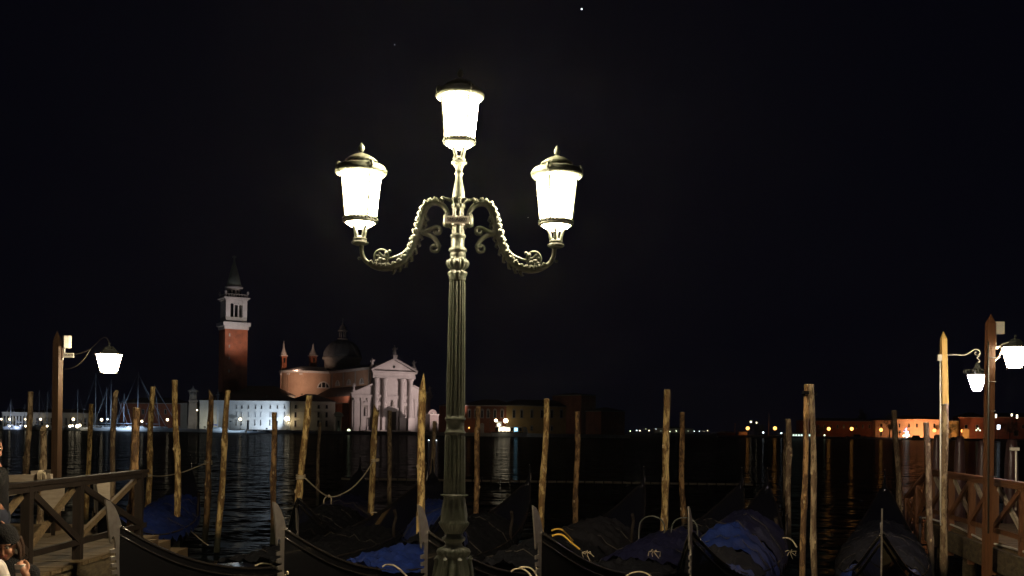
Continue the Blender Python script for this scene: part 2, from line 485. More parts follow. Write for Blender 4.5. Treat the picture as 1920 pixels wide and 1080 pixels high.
def make_lantern(parent, loc, scale=1.0, rz=0.0):
    """lantern with its origin at the cup that carries it; 458 is that row in the photo"""
    e = empty('lantern', loc, rz)
    e.parent = parent
    e.scale = (scale,) * 3
    z = lambda y: (458 - y) / PX
    q = pr
    b = MB()
    b.lathe([(q(8), z(464)), (q(13), z(462)), (q(16), z(460)), (q(16), z(457)), (q(11), z(455)), (q(13), z(453)), (q(13), z(450)), (q(8), z(448)), (q(7), z(446))], 20)
    for k in range(4):                                   # yoke bars
        a = PI / 4 + k * PI / 2
        pts = spline([(q(9), 0, z(449)), (q(11), 0, z(441)), (q(13), 0, z(434)), (q(19), 0, z(423))], 4)
        pts = [Matrix.Rotation(a, 3, 'Z') @ p for p in pts]
        b.tube(pts, [q(3.4) - q(0.8) * i / len(pts) for i in range(len(pts))], 6)
    b.build('yoke', M['iron'], e)
    MB().lathe([(q(27.5), z(418)), (q(27.5), z(421)), (q(22), z(426)), (q(14), z(430)), (q(3), z(431))], 16).build('lower_lens', M['lens'], e)
    b = MB()
    b.lathe([(q(28), z(422)), (q(31), z(422)), (q(33), z(420)), (q(33), z(418)), (q(31), z(417)), (q(31.5), z(414)), (q(33), z(413)), (q(32), z(411)), (q(28), z(411))], 28, close=False)
    for k in range(30):                                  # beading
        a = 2 * PI * k / 30
        b.ball((q(32.2) * math.cos(a), q(32.2) * math.sin(a), z(415.5)), q(1.9), 6, 4)
    b.build('bottom_ring', M['iron'], e)
    MB().lathe([(q(27.8), z(417)), (q(29.5), z(412)), (q(38), z(331)), (q(36), z(329))], 16).build('glass', M['lantern_glass'], e)
    for k in range(4):                                   # glazing ribs with a curl under the brim
        a = R(-58) + k * PI / 2
        b = MB()
        c0, c1 = Vector((q(31), 0, z(412))), Vector((q(39.6), 0, z(330)))
        b.tube([c0, c1], [q(2.4), q(2.7)], 6)
        b.tube(spline([(q(39), 0, z(334)), (q(46), 0, z(329)), (q(50), 0, z(322)), (q(47), 0, z(314)), (q(41), 0, z(316)), (q(40), 0, z(322))], 4), q(2.3), 6)
        b.ball((q(44), 0, z(322)), q(3.6), 8, 5, (1, 0.6, 1))
        o = b.build('rib', M['iron'], e, rot=(0, 0, a))
    b = MB()
    b.lathe([(q(35), z(331)), (q(39), z(332.5)), (q(46), z(331)), (q(49), z(327)), (q(49), z(323)), (q(46.5), z(321.5)), (q(46), z(318)), (q(43), z(315)), (q(36), z(312.5)), (q(29), z(311)), (q(25.5), z(309.5)), (q(25), z(305))], 36)
    b.build('brim', M['iron'], e)
    b = MB()
    b.lathe([(q(20), z(307)), (q(28.5), z(306.5), 0.10, 40), (q(29.5), z(305), 0.10, 40), (q(27), z(302.5)), (q(22), z(298.5)), (q(14), z(294.5)), (q(7), z(292)), (q(5), z(290.5))], 60)
    b.build('roof', M['iron'], e)
    b = MB()
    b.lathe([(q(5), z(292)), (q(2.2), z(290)), (q(2.4), z(289)), (q(4.6), z(287), 0.2, 6), (q(6.2), z(283), 0.25, 6), (q(5.4), z(279), 0.25, 6), (q(3.2), z(275), 0.2, 6), (q(0.6), z(271))], 18)
    b.build('finial', M['iron'], e)
    return e

def arm_mesh(sg):
    """the scrolled bracket, in metres off the lamp axis; sg mirrors it"""
    ax = lambda y: 857.0 + (430 - y) * 0.014
    def T(x, y, d=0.0): return Vector((sg * (x - ax(y)) / PX, d, lz(y)))
    b = MB()
    main = spline([T(868, 428), T(874, 420), T(877, 408), T(879, 398), T(886, 388), T(898, 382), T(911, 384), T(920, 394), T(925, 410), T(930, 430), T(936, 450),
                   T(944, 472), T(957, 491), T(973, 502), T(990, 506.5), T(1006, 505), T(1020, 499), T(1031, 489), T(1036, 477), T(1037.5, 460)], 5)
    n = len(main)
    rad = []
    for i in range(n):
        t = i / (n - 1)
        rad.append(pr(4.4 + 2.4 * math.sin(PI * min(1, max(0, (t - 0.12) / 0.75)))))
    b.tube(main, rad, 10)
    # inner volute under the crest
    b.tube(spline([T(929, 436), T(919, 436), T(908, 431), T(898, 427), T(891, 431), T(892, 438), T(899, 438), T(900, 433)], 5), [pr(5.6)] * 8 + [pr(4.2)] * 28, 7)
    # hanging scroll
    b.tube(spline([T(930, 437), T(914, 441), T(903, 447), T(896, 456), T(892, 466), T(896, 473), T(904, 472), T(906, 465), T(901, 461), T(897, 465)], 5), [pr(4.8)] * 20 + [pr(3.2)] * 26, 7)
    # tendril and ring over the low part
    b.tube(spline([T(944, 458), T(955, 474), T(970, 483), T(985, 487), T(997, 483), T(1004, 476)], 5), pr(2.6), 7)
    ring = [T(999 + 13.5 * math.cos(t), 485 + 14.0 * math.sin(t)) for t in [2 * PI * k / 22 for k in range(23)]]
    b.tube(ring, pr(2.3), 6, cap=False)
    b.ball(T(990, 478), pr(4.6), 8, 6)
    b.ball(T(984, 474), pr(3.4), 8, 6)
    b.ball(T(1041, 488), pr(3.4), 8, 6)
    for x, y, dd in ((993, 484, 5), (1001, 489, -4), (1008, 483, 4), (999, 494, 3), (1006, 493, -4), (995, 491, -3)):
        b.ball(T(x, y, pr(dd)), pr(4.0), 7, 5, (1.4, 0.8, 0.8))
    # acanthus lobes that ride along the outside of the bracket
    for i in range(n):
        t = i / (n - 1)
        if i % 3 != 1 and 0.24 < t < 0.86:
            p = main[i]; d = (main[min(i + 1, n - 1)] - main[i - 1]).normalized()
            nn = Vector((d.z, 0, -d.x)) * -sg
            jit = 0.75 + 0.5 * ((i * 7) % 5) / 4
            for sd in (-1, 0, 1):
                c = p + nn * rad[i] * (1.0 if sd == 0 else 0.75) + Vector((0, sd * rad[i] * 0.9, 0))
                tip = c + nn * pr(4.4) * jit - d * pr(2) + Vector((0, sd * pr(3), 0))
                b.tube([c - d * pr(5), c, tip], [pr(2.0), pr(3.5) * jit, pr(0.9)], 6)
        if i % 3 == 0 and 0.40 < t < 0.72:
            p = main[i]; d = (main[min(i + 1, n - 1)] - main[i - 1]).normalized()
            nn = Vector((d.z, 0, -d.x)) * sg
            b.tube([p, p + nn * pr(7), p + nn * pr(12) + d * pr(5), p + nn * pr(10) + d * pr(9)], [pr(5), pr(4), pr(2.4), pr(1)], 6)
    return b

def text_mesh(txt, size):
    cu = bpy.data.curves.new('lettering', 'FONT')
    cu.body = txt
    cu.size = size
    cu.extrude = 0.0008
    cu.align_x = 'CENTER'; cu.align_y = 'CENTER'
    o = bpy.data.objects.new('lettering', cu)
    C.objects.link(o)
    bpy.context.view_layer.update()
    me = bpy.data.meshes.new_from_object(o.evaluated_get(bpy.context.evaluated_depsgraph_get()))
    bpy.data.objects.remove(o); bpy.data.curves.remove(cu)
    return me

def lettering(txt, size, parent, loc, rz=0.0, sx=1.0):
    me = text_mesh(txt, size)
    me.materials.clear(); me.materials.append(M['ink'])
    o = link_mesh('lettering', me, parent, loc, (PI / 2, 0, rz))
    o.scale = (sx, 1, 1)
    return o

def make_quay_lamp(label, loc, rz=0.0, plate=True, group='three-lantern lamps along the quay'):
    t = empty('street_lamp', loc, rz, label, 'street lamp', group)
    q = pr
    b = MB()
    b.lathe([(.30, -0.01), (.30, .10), (.27, .12), (.27, .20), (.23, .23), (.205, .26), (.21, .30)], 8, smooth=False, a0=PI / 8)
    b.lathe([(.200, .24), (.215, .28, .10, 8), (.205, .36, .14, 8), (q(37), lz(1085), .14, 12), (q(33), lz(1066), .14, 12), (q(29), lz(1050), .14, 12), (q(26), lz(1044), .06, 24), (q(29), lz(1040), .16, 24),
             (q(30), lz(1035), .18, 24), (q(28), lz(1030), .16, 24), (q(22), lz(1027)), (q(17), lz(1024)), (q(15.5), lz(1019)), (q(18), lz(1016)), (q(22), lz(1013)), (q(22), lz(1009)), (q(17), lz(1006)), (q(17), lz(1001))], 96)
    for k in range(8):                                   # acanthus on the foot
        a = 2 * PI * (k + 0.5) / 8
        pts = [Vector((r_, 0, z_)) for r_, z_ in ((.20, .34), (q(39), lz(1090)), (q(36), lz(1070)), (q(33), lz(1052)), (q(36), lz(1046)))]
        b.tube([Matrix.Rotation(a, 3, 'Z') @ p for p in spline(pts, 3)], q(4), 6)
    b.build('base', M['iron'], t)
    b = MB()
    b.lathe([(q(17), lz(1001)), (q(20), lz(995), .1, 24), (q(26), lz(986), .12, 24), (q(27.5), lz(981), .14, 24), (q(25), lz(977)), (q(25), lz(974)), (q(24), lz(965), .1, 12), (q(21.5), lz(948), .12, 12),
             (q(19.5), lz(936), .1, 12), (q(20), lz(932)), (q(24.5), lz(930), .16, 12), (q(24.5), lz(928), .16, 12), (q(20), lz(927))], 96)
    b.build('vase', M['iron'], t)
    b = MB()
    fl = 16
    b.lathe([(q(19.5), lz(929)), (q(19.5), lz(925), .14, fl), (q(18.6), lz(880), .20, fl), (q(17.8), lz(822), .20, fl), (q(17.6), lz(818), .1, fl), (q(17), lz(816)), (q(19.5), lz(814)), (q(20), lz(811)), (q(18), lz(809)),
             (q(16.8), lz(806)), (q(16.8), lz(792)), (q(18), lz(790)), (q(19.8), lz(787)), (q(19), lz(784)), (q(17), lz(782)), (q(17), lz(778), .12, fl), (q(16.4), lz(720), .20, fl), (q(15), lz(600), .20, fl), (q(14.2), lz(532), .20, fl),
             (q(14), lz(528), .1, fl), (q(14), lz(526))], 128)
    b.build('shaft', M['iron'], t)
    b = MB()
    b.lathe([(q(14), lz(528)), (q(15.8), lz(526)), (q(15), lz(524)), (q(16.5), lz(522)), (q(15.5), lz(520)), (q(17.5), lz(516), .14, 8), (q(17.5), lz(511), .16, 8), (q(13), lz(509)), (q(13.5), lz(507)), (q(17), lz(504), .16, 14),
             (q(20.5), lz(497), .20, 14), (q(19.5), lz(490), .2, 14), (q(15), lz(486), .1, 14), (q(13.5), lz(485)), (q(15), lz(482)), (q(15), lz(477)), (q(14), lz(475)), (q(16), lz(473)), (q(17.5), lz(471), .06, 20), (q(16), lz(467)), (q(12.5), lz(464)),
             (q(12.5), lz(450), .08, 6), (q(12.5), lz(448)), (q(15.5), lz(445)), (q(15), lz(442)), (q(11.5), lz(440)), (q(11), lz(437), .2, 10), (q(11), lz(396), .2, 10), (q(11), lz(392)), (q(13.5), lz(390), .15, 12), (q(13.5), lz(385), .15, 12), (q(9), lz(382))], 84)
    b.build('capital', M['iron'], t)
    b = MB()                                             # leaf crown
    for k in range(8):
        a = 2 * PI * k / 8 + 0.2
        long_ = k % 4 == 0
        e_ = 26 if long_ else 19
        pts = spline([(q(7), 0, lz(386)), (q(13), 0, lz(379)), (q(e_ - 4), 0, lz(375)), (q(e_), 0, lz(377 if not long_ else 374))], 3)
        b.tube([Matrix.Rotation(a, 3, 'Z') @ p for p in pts], [q(2.6)] * 4 + [q(3.2)] * 3 + [q(2.2)] * (len(pts) - 7), 6)
        if long_:
            b.ball(Matrix.Rotation(a, 3, 'Z') @ Vector((q(29), 0, lz(374))), q(4.2), 8, 6)
    b.build('leaf_crown', M['iron'], t)
    b = MB()
    b.lathe([(q(9), lz(384)), (q(12), lz(378)), (q(12.2), lz(370)), (q(11), lz(362)), (q(8), lz(346)), (q(6.2), lz(336)), (q(6), lz(330)), (q(8.4), lz(328)), (q(8.4), lz(325)), (q(6.2), lz(323)), (q(6.2), lz(320)),
             (q(8), lz(314), .12, 8), (q(12), lz(309), .12, 8), (q(14), lz(306))], 48)
    b.build('neck', M['iron'], t)
    for sg in (-1, 1):
        arm_mesh(sg).build('bracket_arm', M['iron'], t)
        MB().lathe([(q(2), lz(428)), (q(7.5), lz(425)), (q(8.2), lz(420)), (q(8.2), lz(407)), (q(6), lz(404)), (q(4), lz(400))], 14, (sg * q(21), 0, 0)).build('arm_socket', M['iron'], t)
        make_lantern(t, (sg * 0.868, 0, lz(458)), 1.0, rz=0.0 if sg < 0 else R(36))
    make_lantern(t, (0.0, 0, lz(306)), 0.945, rz=R(-4))
    b = MB()
    b.lathe([(q(14.5), lz(424)), (q(14.5), lz(408))], 20)
    b.build('clamp_band', M['box'], t)
    if plate:
        pl = MB().box((0, 0, 0), (0.215, 0.004, 0.066)).build('sign_plate', M['plate'], t, loc=(-0.005, -0.078, lz(416)))
        lettering('SM-AB02', 0.048, pl, (0, -0.003, 0))
    return t

make_quay_lamp('big ornate green iron lamp with three bright lanterns, standing before the gondolas', (LX, LY, QZ))
# ------------------------------------------------------------------ mooring piles
def pile(label, x1, y1, x2, y2, w, Y, m='bark', top='flat', mid=None, group='wooden mooring piles between the gondolas', knots=2):
    a = P(x1, y1, Y); b_ = P(x2, y2, Y)
    d = (b_ - a)
    a2 = a.copy()
    end = a + d * ((a.z + 1.5) / max(-d.z, 1e-3))
    r = w * .94 / 2 / F * Y
    n = 34
    rnd = random.Random(int(x1 * 7 + y1))
    base = a.copy(); base.z = 0
    def off(t):
        return Vector((r * 0.35 * math.sin(t * 5 + x1) + r * 0.16 * math.sin(t * 13 + y1), r * 0.4 * math.cos(t * 6 + x1), 0))
    o0 = off(0)
    midoff = Vector((0, 0, 0))
    tm = 0.5
    if mid:
        pm = P(mid[0], mid[1], Y)
        tm = (a.z - pm.z) / (a.z - end.z)
        midoff = pm - (a + (end - a) * tm)
    root = Vector((end.x, Y, 0.0))
    pts, rad = [], []
    for i in range(n):
        t = i / (n - 1)
        w_ = max(0, 1 - abs(t - tm) / max(tm, 1 - tm)) if mid else 0
        p = a + (end - a) * t + (off(t) - o0) + midoff * w_
        pts.append(p - root)
        rad.append(r * (0.90 + 0.16 * t) * (1 + rnd.uniform(-0.05, 0.05)))
    kn = [rnd.uniform(0.08, 0.6) for _ in range(knots)]
    for k in kn:
        i = int(k * (n - 1)); rad[i] *= 1.18; rad[i + 1] *= 1.08
    seg = 12
    vs, fs = [], []
    for i in range(n):
        for k in range(seg):
            t = 2 * PI * k / seg
            rr = rad[i] * (1 + 0.05 * math.sin(3 * t + i * 0.4) + rnd.uniform(-0.025, 0.025))
            vs.append(pts[i] + Vector((rr * math.cos(t), rr * math.sin(t), 0)))
    if top == 'slant':
        for k in range(seg):
            vs[k] = vs[k] + Vector((0, 0, -1)) * (vs[k].x - pts[0].x + rad[0]) * 1.7
    if top == 'slantf':
        for k in range(seg):
            vs[k] = vs[k] + Vector((0, 0, 1)) * ((vs[k].y - pts[0].y) - rad[0]) * 1.6
    for i in range(n - 1):
        for k in range(seg):
            k2 = (k + 1) % seg
            fs.append((i * seg + k, i * seg + k2, (i + 1) * seg + k2, (i + 1) * seg + k))
    mb = MB(); mb.add(vs, fs, True)
    mb.f += [tuple((n - 1) * seg + k for k in range(seg))]; mb.sm += [False]
    o = mb.build('mooring_pile', M[m], None, loc=root)
    tag(o, label, 'mooring pile', group)
    cb = MB()
    if top == 'point':
        tip = pts[0] + Vector((r * 0.3, 0, r * 4.4))
        cb.add([v + Vector((0, 0, 0.001)) for v in vs[:seg]] + [tip], [(k, (k + 1) % seg, seg) for k in range(seg)])
        cb.build('pointed_top', M[m], o)
    else:
        cb.add([v + Vector((0, 0, 0.004)) for v in vs[:seg]] + [v * 1.0 - Vector((0, 0, 0.01)) for v in vs[:seg]],
               [tuple(range(seg))] + [(k, (k + 1) % seg, seg + (k + 1) % seg, seg + k) for k in range(seg)])
        cb.build('cut_end', M['cut'], o)
    for k in kn:
        i = int(k * (n - 1)); t = rnd.uniform(-2.6, -0.5)
        p = pts[i] + Vector((rad[i] * math.cos(t) * 0.95, rad[i] * math.sin(t) * 0.95, 0))
        MB().ball(p, r * 0.42, 8, 6, (0.8, 0.8, 1.4)).build('knot', M['cut'], o)
    return o

pile('short knobbly grey-brown pile rising behind the left jetty rail, leftmost pile', 57, 735, 50, 885, 11, 24, 'bark3', knots=3)
pile('low pile with pale slanted top just left of the tall square lamp post', 81, 797, 77, 882, 13, 22, 'bark3', 'slantf')
pile('thin straight pile between the square lamp post and the left hanging lantern', 171, 758, 167, 890, 9.5, 26, 'bark')
pile('pile with a pale slanted cut top right below the left hanging lantern', 217, 731, 211, 890, 10.5, 24, 'bark3', 'slantf')
pile('thick dark brown flat-topped pile at the end of the left jetty rail', 254, 765, 245, 1005, 17, 15.7, 'bark2', mid=(252, 880))
pile('bright crooked pile just right of the thick dark jetty pile', 287, 725, 271, 1005, 11.5, 25, 'bark')
pile('tall pale straight pile, tallest on the left, second right of the jetty', 325, 713, 326, 1045, 12.5, 21.4, 'bark', mid=(330, 860))
pile('pile with slanted top and knob carrying the thin mooring line', 396, 730, 387, 1020, 11.5, 23.8, 'bark2', 'slant', knots=3)
pile('leaning pale pile with big knot, left of the white lit building', 425, 732, 402, 1035, 12, 22.3, 'bark', mid=(420, 840))
pile('shorter brown flat-topped pile before the white lit building', 514, 773, 508, 1003, 11.5, 24, 'bark2')
pile('bright leaning pile tied with a rope loop before the beige building', 575, 742, 546, 1010, 14, 21, 'bark', mid=(568, 885))
pile('thin dim grey stake standing far out right of the leaning bright pile', 600, 793, 595, 945, 6.5, 36, 'bark3')
pile('pile before the church front that the sagging rope is tied to', 706, 757, 697, 1005, 13, 24, 'bark', 'slant')
pile('thin dim pile seen before the church door', 731, 770, 733, 965, 9, 33, 'bark3')
pile('tall pile with a ragged pointed top, nearest left of the big lamp', 791, 731, 780, 1080, 16, 18.4, 'bark', 'point', mid=(788, 880))
pile('thin dim pile close to the left side of the big lamp shaft', 815, 790, 805, 925, 9, 36, 'bark3')
pile('dim brown pile right of the big lamp before the brick barracks', 897, 763, 887, 1020, 11, 24.6, 'bark2')
pile('bright pile before the brick barracks with a bare peeled stretch, a ferro beside its foot', 1025, 748, 1014, 1040, 12.5, 19.6, 'bark')
pile('grey-brown flat-topped pile standing before the dark tall block', 1082, 772, 1081, 1015, 11, 25, 'bark2')
pile('tall pale pile standing alone before the open black water, taller of its pair', 1251, 731, 1244, 1080, 14, 19.8, 'bark', knots=3)
pile('shorter reddish pile just right of the tall lone pile', 1279, 773, 1282, 1010, 11.5, 26.5, 'bark2')
pile('dim far pile half hidden behind a nearer flat-topped one', 1472, 812, 1474, 985, 7, 38, 'bark3')
pile('flat-topped pile left of the two crossed piles', 1478, 786, 1482, 1030, 12, 24.4, 'bark3')
pile('left one of two tall piles lashed together near their tops, leaning in', 1513, 721, 1499, 1080, 12, 16.3, 'bark2')
pile('right one of two tall piles lashed together near their tops, slightly bowed', 1522, 721, 1531, 1080, 12, 16.15, 'bark3', mid=(1524, 860))
pile('single pile before the pink building, left of the right jetty', 1677, 770, 1684, 1005, 11, 27, 'bark3')
pile('pile standing at the outer corner of the right jetty rail', 1733, 792, 1738, 1080, 12.5, 19.4, 'bark3', mid=(1740, 900))
# strap round the two crossed piles
sb = MB()
c0 = P(1517.5, 739, 16.22)
ring = [c0 + Vector((0.105 * math.cos(t), 0.075 * math.sin(t), 0.01 * math.sin(2 * t))) for t in [2 * PI * k / 20 for k in range(21)]]
sb.tube(ring, 0.012, 6, cap=False); sb.tube([p + Vector((0, 0, 0.025)) for p in ring], 0.012, 6, cap=False)
tag(sb.build('strap', M['tarpk']), 'dark strap lashing the tops of two crossed piles together', 'strap')

# dark tarred mooring posts beyond the right jetty
for i, (px, py, w, lab) in enumerate(((1757, 817, 15, 'dark tarred mooring post left of the tall lit pile lamp, darkest of its row'), (1800, 820, 20, 'thick tarred mooring post between the two jetty lamp posts with a bright streak'),
                               (1842, 828, 21, 'tarred mooring post just left of the red-brown lamp post with a small tag'), (1897, 826, 24, 'thickest tarred mooring post, behind the white T-shaped pipe at the right'))):
    Y = 25.5
    r = w / 2 / F * Y
    a = P(px, py, Y)
    b = MB()
    prof = [(r * 1.15, -1.5), (r * 1.12, 0.3), (r * 1.05, a.z - 1.2), (r * 0.95, a.z - 0.45), (r * 0.78, a.z - 0.12), (r * 0.70, a.z), (r * 0.45, a.z + 0.03)]
    b.lathe([(p[0], p[1], 0.16, 3) for p in prof], 30)
    o = tag(b.build('tarred_post', M['dolphin'], loc=(a.x, Y, 0)), lab, 'mooring post', 'tarred mooring posts beyond the right jetty')
    if i == 2:
        MB().box((r * 0.4, -r - 0.02, a.z - 0.42), (0.07, 0.02, 0.07)).build('tag', M['plate'], o)
# ------------------------------------------------------------------ jetties
def rail_run(parent, A, B, ts, zt, zd, wood, lit_wood, slope, inner, post_m=None, low=0.22):
    """railing along A-B (xy), posts at parameters ts; slope=+1: the inner brace, pale with painted lantern light, climbs towards B"""
    A, B = Vector((A[0], A[1], 0)), Vector((B[0], B[1], 0))
    d = (B - A).normalized(); nrm = Vector((d.y, -d.x, 0)) * inner   # towards the deck
    at = lambda t, z: Vector((lerp(A.x, B.x, t), lerp(A.y, B.y, t), z))
    for t in ts:
        p = at(t, (zt + zd) / 2 - 0.25)
        ang = math.atan2(d.y, d.x)
        MB().box(p, (0.10, 0.10, zt - zd + 0.46), ang).build('post', post_m or wood, parent)
    MB().bar(at(0, zt + 0.0), at(1, zt + 0.0), 0.13, 0.045).build('handrail', wood, parent)
    MB().bar(at(0, zt - 0.06) - nrm * 0.03, at(1, zt - 0.06) - nrm * 0.03, 0.035, 0.06).build('rail_board', wood, parent)
    MB().bar(at(0, zd + low) - nrm * 0.02, at(1, zd + low) - nrm * 0.02, 0.05, 0.07).build('lower_rail', wood, parent)
    for i in range(len(ts) - 1):
        a, b = ts[i], ts[i + 1]
        L = (B - A).length
        e = 0.07 / L
        lo, hi = zd + low + 0.03, zt - 0.12
        for s_, m_, o_ in ((slope, lit_wood, nrm * 0.035), (-slope, wood, -nrm * 0.035)):  # inner brace coloured paler for the lantern light falling on it
            p, q = (at(a + e, lo), at(b - e, hi)) if s_ > 0 else (at(a + e, hi), at(b - e, lo))
            MB().bar(p + o_, q + o_, 0.04, 0.082).build('brace', m_, parent)

DZ = 0.95
lj = empty('jetty', (0, 0, 0), label='dark wooden gondola jetty with cross-braced railing at the lower left', cat='jetty', group='gondola jetties')
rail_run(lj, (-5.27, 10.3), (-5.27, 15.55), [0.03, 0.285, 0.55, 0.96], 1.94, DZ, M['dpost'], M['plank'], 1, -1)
me = MB().box((0, 0, 0), (2.05, 0.142, 0.045)).mesh('plank'); me.materials.append(M['plank'])
for i in range(34):
    link_mesh('plank', me, lj, (-6.15 + random.uniform(-.015, .015), 10.65 + i * 0.15, DZ - 0.022 + random.uniform(-.004, .004)), (0, 0, random.uniform(-.006, .006)))
MB().bar((-5.19, 10.6, 0.74), (-5.19, 15.6, 0.74), 0.09, 0.34).build('side_beam', M['beam'], lj)
MB().bar((-7.1, 10.6, 0.74), (-7.1, 15.6, 0.74), 0.09, 0.34).build('side_beam', M['beam'], lj)
for x_, y_ in ((-5.4, 11.2), (-5.4, 13.0), (-5.4, 15.3), (-7.0, 11.2), (-7.0, 13.2), (-7.0, 15.3)):
    MB().lathe([(0.12, -1.4), (0.115, 0.9)], 12, (x_, y_, 0)).build('support', M['beam'], lj)
# farther leg of the jetty with the pale timber
me = MB().box((0, 0, 0), (0.142, 2.4, 0.045)).mesh('plank'); me.materials.append(M['plank'])
for i in range(16):
    link_mesh('plank', me, lj, (-8.7 + i * 0.15, 16.9, DZ - 0.05 + random.uniform(-.004, .004)))
MB().bar((-8.8, 15.72, 0.72), (-6.3, 15.72, 0.72), 0.08, 0.30).build('side_beam', M['beam'], lj)
for x_ in (-8.3, -7.4, -6.5):
    MB().lathe([(0.12, -1.4), (0.115, 0.88)], 12, (x_, 17.6, 0)).build('support', M['beam'], lj)
a, b = P(-30, 899, 16.6), P(97, 895, 16.6)
MB().bar(a, b, 0.09, 0.11).build('pale_timber', M['pale'], lj)
a, b = P(60, 888, 17.3), P(113, 884, 17.3)
MB().bar(a, b, 0.09, 0.09).build('pale_timber', M['pale'], lj)
for px in (5, 92):
    q = P(px, 905, 16.64)
    MB().box((q.x, q.y, (q.z + 0.9) / 2), (0.09, 0.09, q.z - 0.9)).build('post', M['dpost'], lj)
a, b = P(-10, 932, 15.9), P(44, 921, 15.9)
MB().bar(a, b, 0.05, 0.06).build('rail_board', M['pale'], lj)
for (x0, x1, y0, Y) in ((240, 276, 1009, 16.2), (276, 300, 1018, 17.0), (302, 334, 1033, 17.6)):
    a, b = P(x0, y0, Y), P(x1, y0, Y)
    MB().box(((a.x + b.x) / 2, Y + 0.25, a.z - 0.16), (b.x - a.x, 0.55, 0.32)).build('landing_step', M['plank'], lj)
    MB().box(((a.x + b.x) / 2, Y + 0.25, (a.z - 0.32) / 2 - 0.4), (0.12, 0.12, a.z - 0.32 + 0.8)).build('support', M['beam'], lj)
rp = MB()
c = P(78, 893, 16.55)
for k in range(4):
    rp.tube([c + Vector((0.018 * k - 0.03, 0.075 * math.cos(t), 0.085 * math.sin(t))) for t in [2 * PI * j / 14 for j in range(15)]], 0.012, 6, cap=False)
rp.tube(spline([c + Vector((0.05, -0.07, 0.06)), c + Vector((0.10, -0.09, 0.0)), c + Vector((0.08, -0.09, -0.14)), c + Vector((0.0, -0.08, -0.22))], 5), 0.012, 6)
tag(rp.build('rope', M['rope']), 'pale rope hitched round the light timber at the left jetty', 'rope')
a = P(194, 943, 18.2)
bb = MB().box((0, 0, 0), (0.22, 0.03, 0.78))
o = tag(bb.build('notice_board', M['pale'], loc=(a.x, 18.2, a.z)), 'blank white board seen through the left jetty railing', 'board')
MB().box((0, 0.03, -0.55), (0.06, 0.04, 0.9)).build('stake', M['dpost'], o)
a = P(99, 935, 16.2)
o = tag(MB().box((0, 0, 0), (0.34, 0.03, 0.36)).build('notice_board', M['pale'], loc=(a.x, 16.2, a.z)), 'small dull tan board leaning below the pale timber, left of the square post', 'board')
MB().box((0, 0.03, -0.25), (0.05, 0.03, 0.7)).build('stake', M['dpost'], o)

def tapered_lantern(parent, loc, wt, wb, h, glass, seg, rz, hood=True, name='lantern'):
    e = empty(name, loc, rz); e.parent = parent
    MB().lathe([(wb * 0.75, -h - 0.012), (wb, -h), (wt, 0)], seg, smooth=False).build('glass', glass, e)
    b = MB()
    b.lathe([(wb + .006, -h - .012), (wb + .012, -h - .004), (wb + .012, -h + .008), (wb + .004, -h + .010)], seg, smooth=False, close=False)
    for k in range(seg):
        t = 2 * PI * k / seg
        b.tube([((wb + .003) * math.cos(t), (wb + .003) * math.sin(t), -h), ((wt + .003) * math.cos(t), (wt + .003) * math.sin(t), 0)], .005, 5)
    b.build('frame', M['metal'], e)
    if hood:
        b = MB()
        b.lathe([(wt + .004, 0.0), (wt + .026, 0.002), (wt + .026, .014), (wt * .9, .022), (wt * .52, .075), (wt * .50, .085), (wt * .54, .09), (wt * .3, .125), (.016, .135), (.012, .16), (.02, .17), (.012, .185), (.003, .20)], seg, smooth=False)
        b.build('hood', M['metal'], e)
    return e

# left lamp post of the jetty
YL = 17.0
pt = P(109, 640, YL)
lp = empty('lamp_post', (pt.x, YL, 0), label='tall square dark wooden post with grey box, number plate and hanging lantern, left side', cat='lamp post', group='wooden jetty lamp posts')
zt = P(109, 620, YL).z
b = MB()
w = 0.055
b.add([(-w, -w, -1.4), (w, -w, -1.4), (w, w, -1.4), (-w, w, -1.4), (-w, -w, pt.z), (w, -w, pt.z - .05), (w, w, pt.z - .05), (-w, w, pt.z), (-.02, 0, zt)],
      [(3, 2, 1, 0), (0, 1, 5, 4), (1, 2, 6, 5), (2, 3, 7, 6), (3, 0, 4, 7), (4, 5, 8), (5, 6, 8), (6, 7, 8), (7, 4, 8)])
b.build('post', M['post2'], lp, rot=(0, 0, R(-14)))
L = lambda px, py, dy=0.0: P(px, py, YL + dy) - Vector((pt.x, YL, 0))
bx = MB().box((0, 0, 0), (0.115, 0.10, 0.19)).build('junction_box', M['box'], lp, loc=L(125.5, 641), rot=(0, 0, R(38)))
MB().box((0.006, -0.0, 0), (0.115, 0.104, 0.194)).build('box_face', M['plate'], bx, loc=(0.03, 0, 0)).scale = (0.42, 1, 1)  # whiter half: the lantern's light on this side put into the colour
MB().tube([L(121, 651), L(120.5, 664), L(116.5, 676)], 0.012, 7).build('bracket', M['box'], lp)
sp = MB().box((0, 0, 0), (0.165, 0.005, 0.070)).build('sign_plate', M['plate'], lp, loc=L(129, 666, -0.03))
lettering('SM-AC02', 0.042, sp, (0, -0.004, 0), sx=0.86)
cb = MB()
cb.tube(spline([L(117.5, 692), L(132, 691), L(148, 683), L(160, 670), L(169, 656), L(176, 648), L(186, 639), L(196, 632), L(203, 637)], 5), 0.005, 6)
cb.tube(spline([L(139, 664), L(152, 662), L(169, 655)], 5), 0.005, 6)
cb.tube([L(203, 637), L(204, 642)], 0.009, 6)
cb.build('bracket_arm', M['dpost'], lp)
tapered_lantern(lp, L(204.5, 665), 0.196, 0.125, 0.27, M['arm_glass'], 6, R(8))

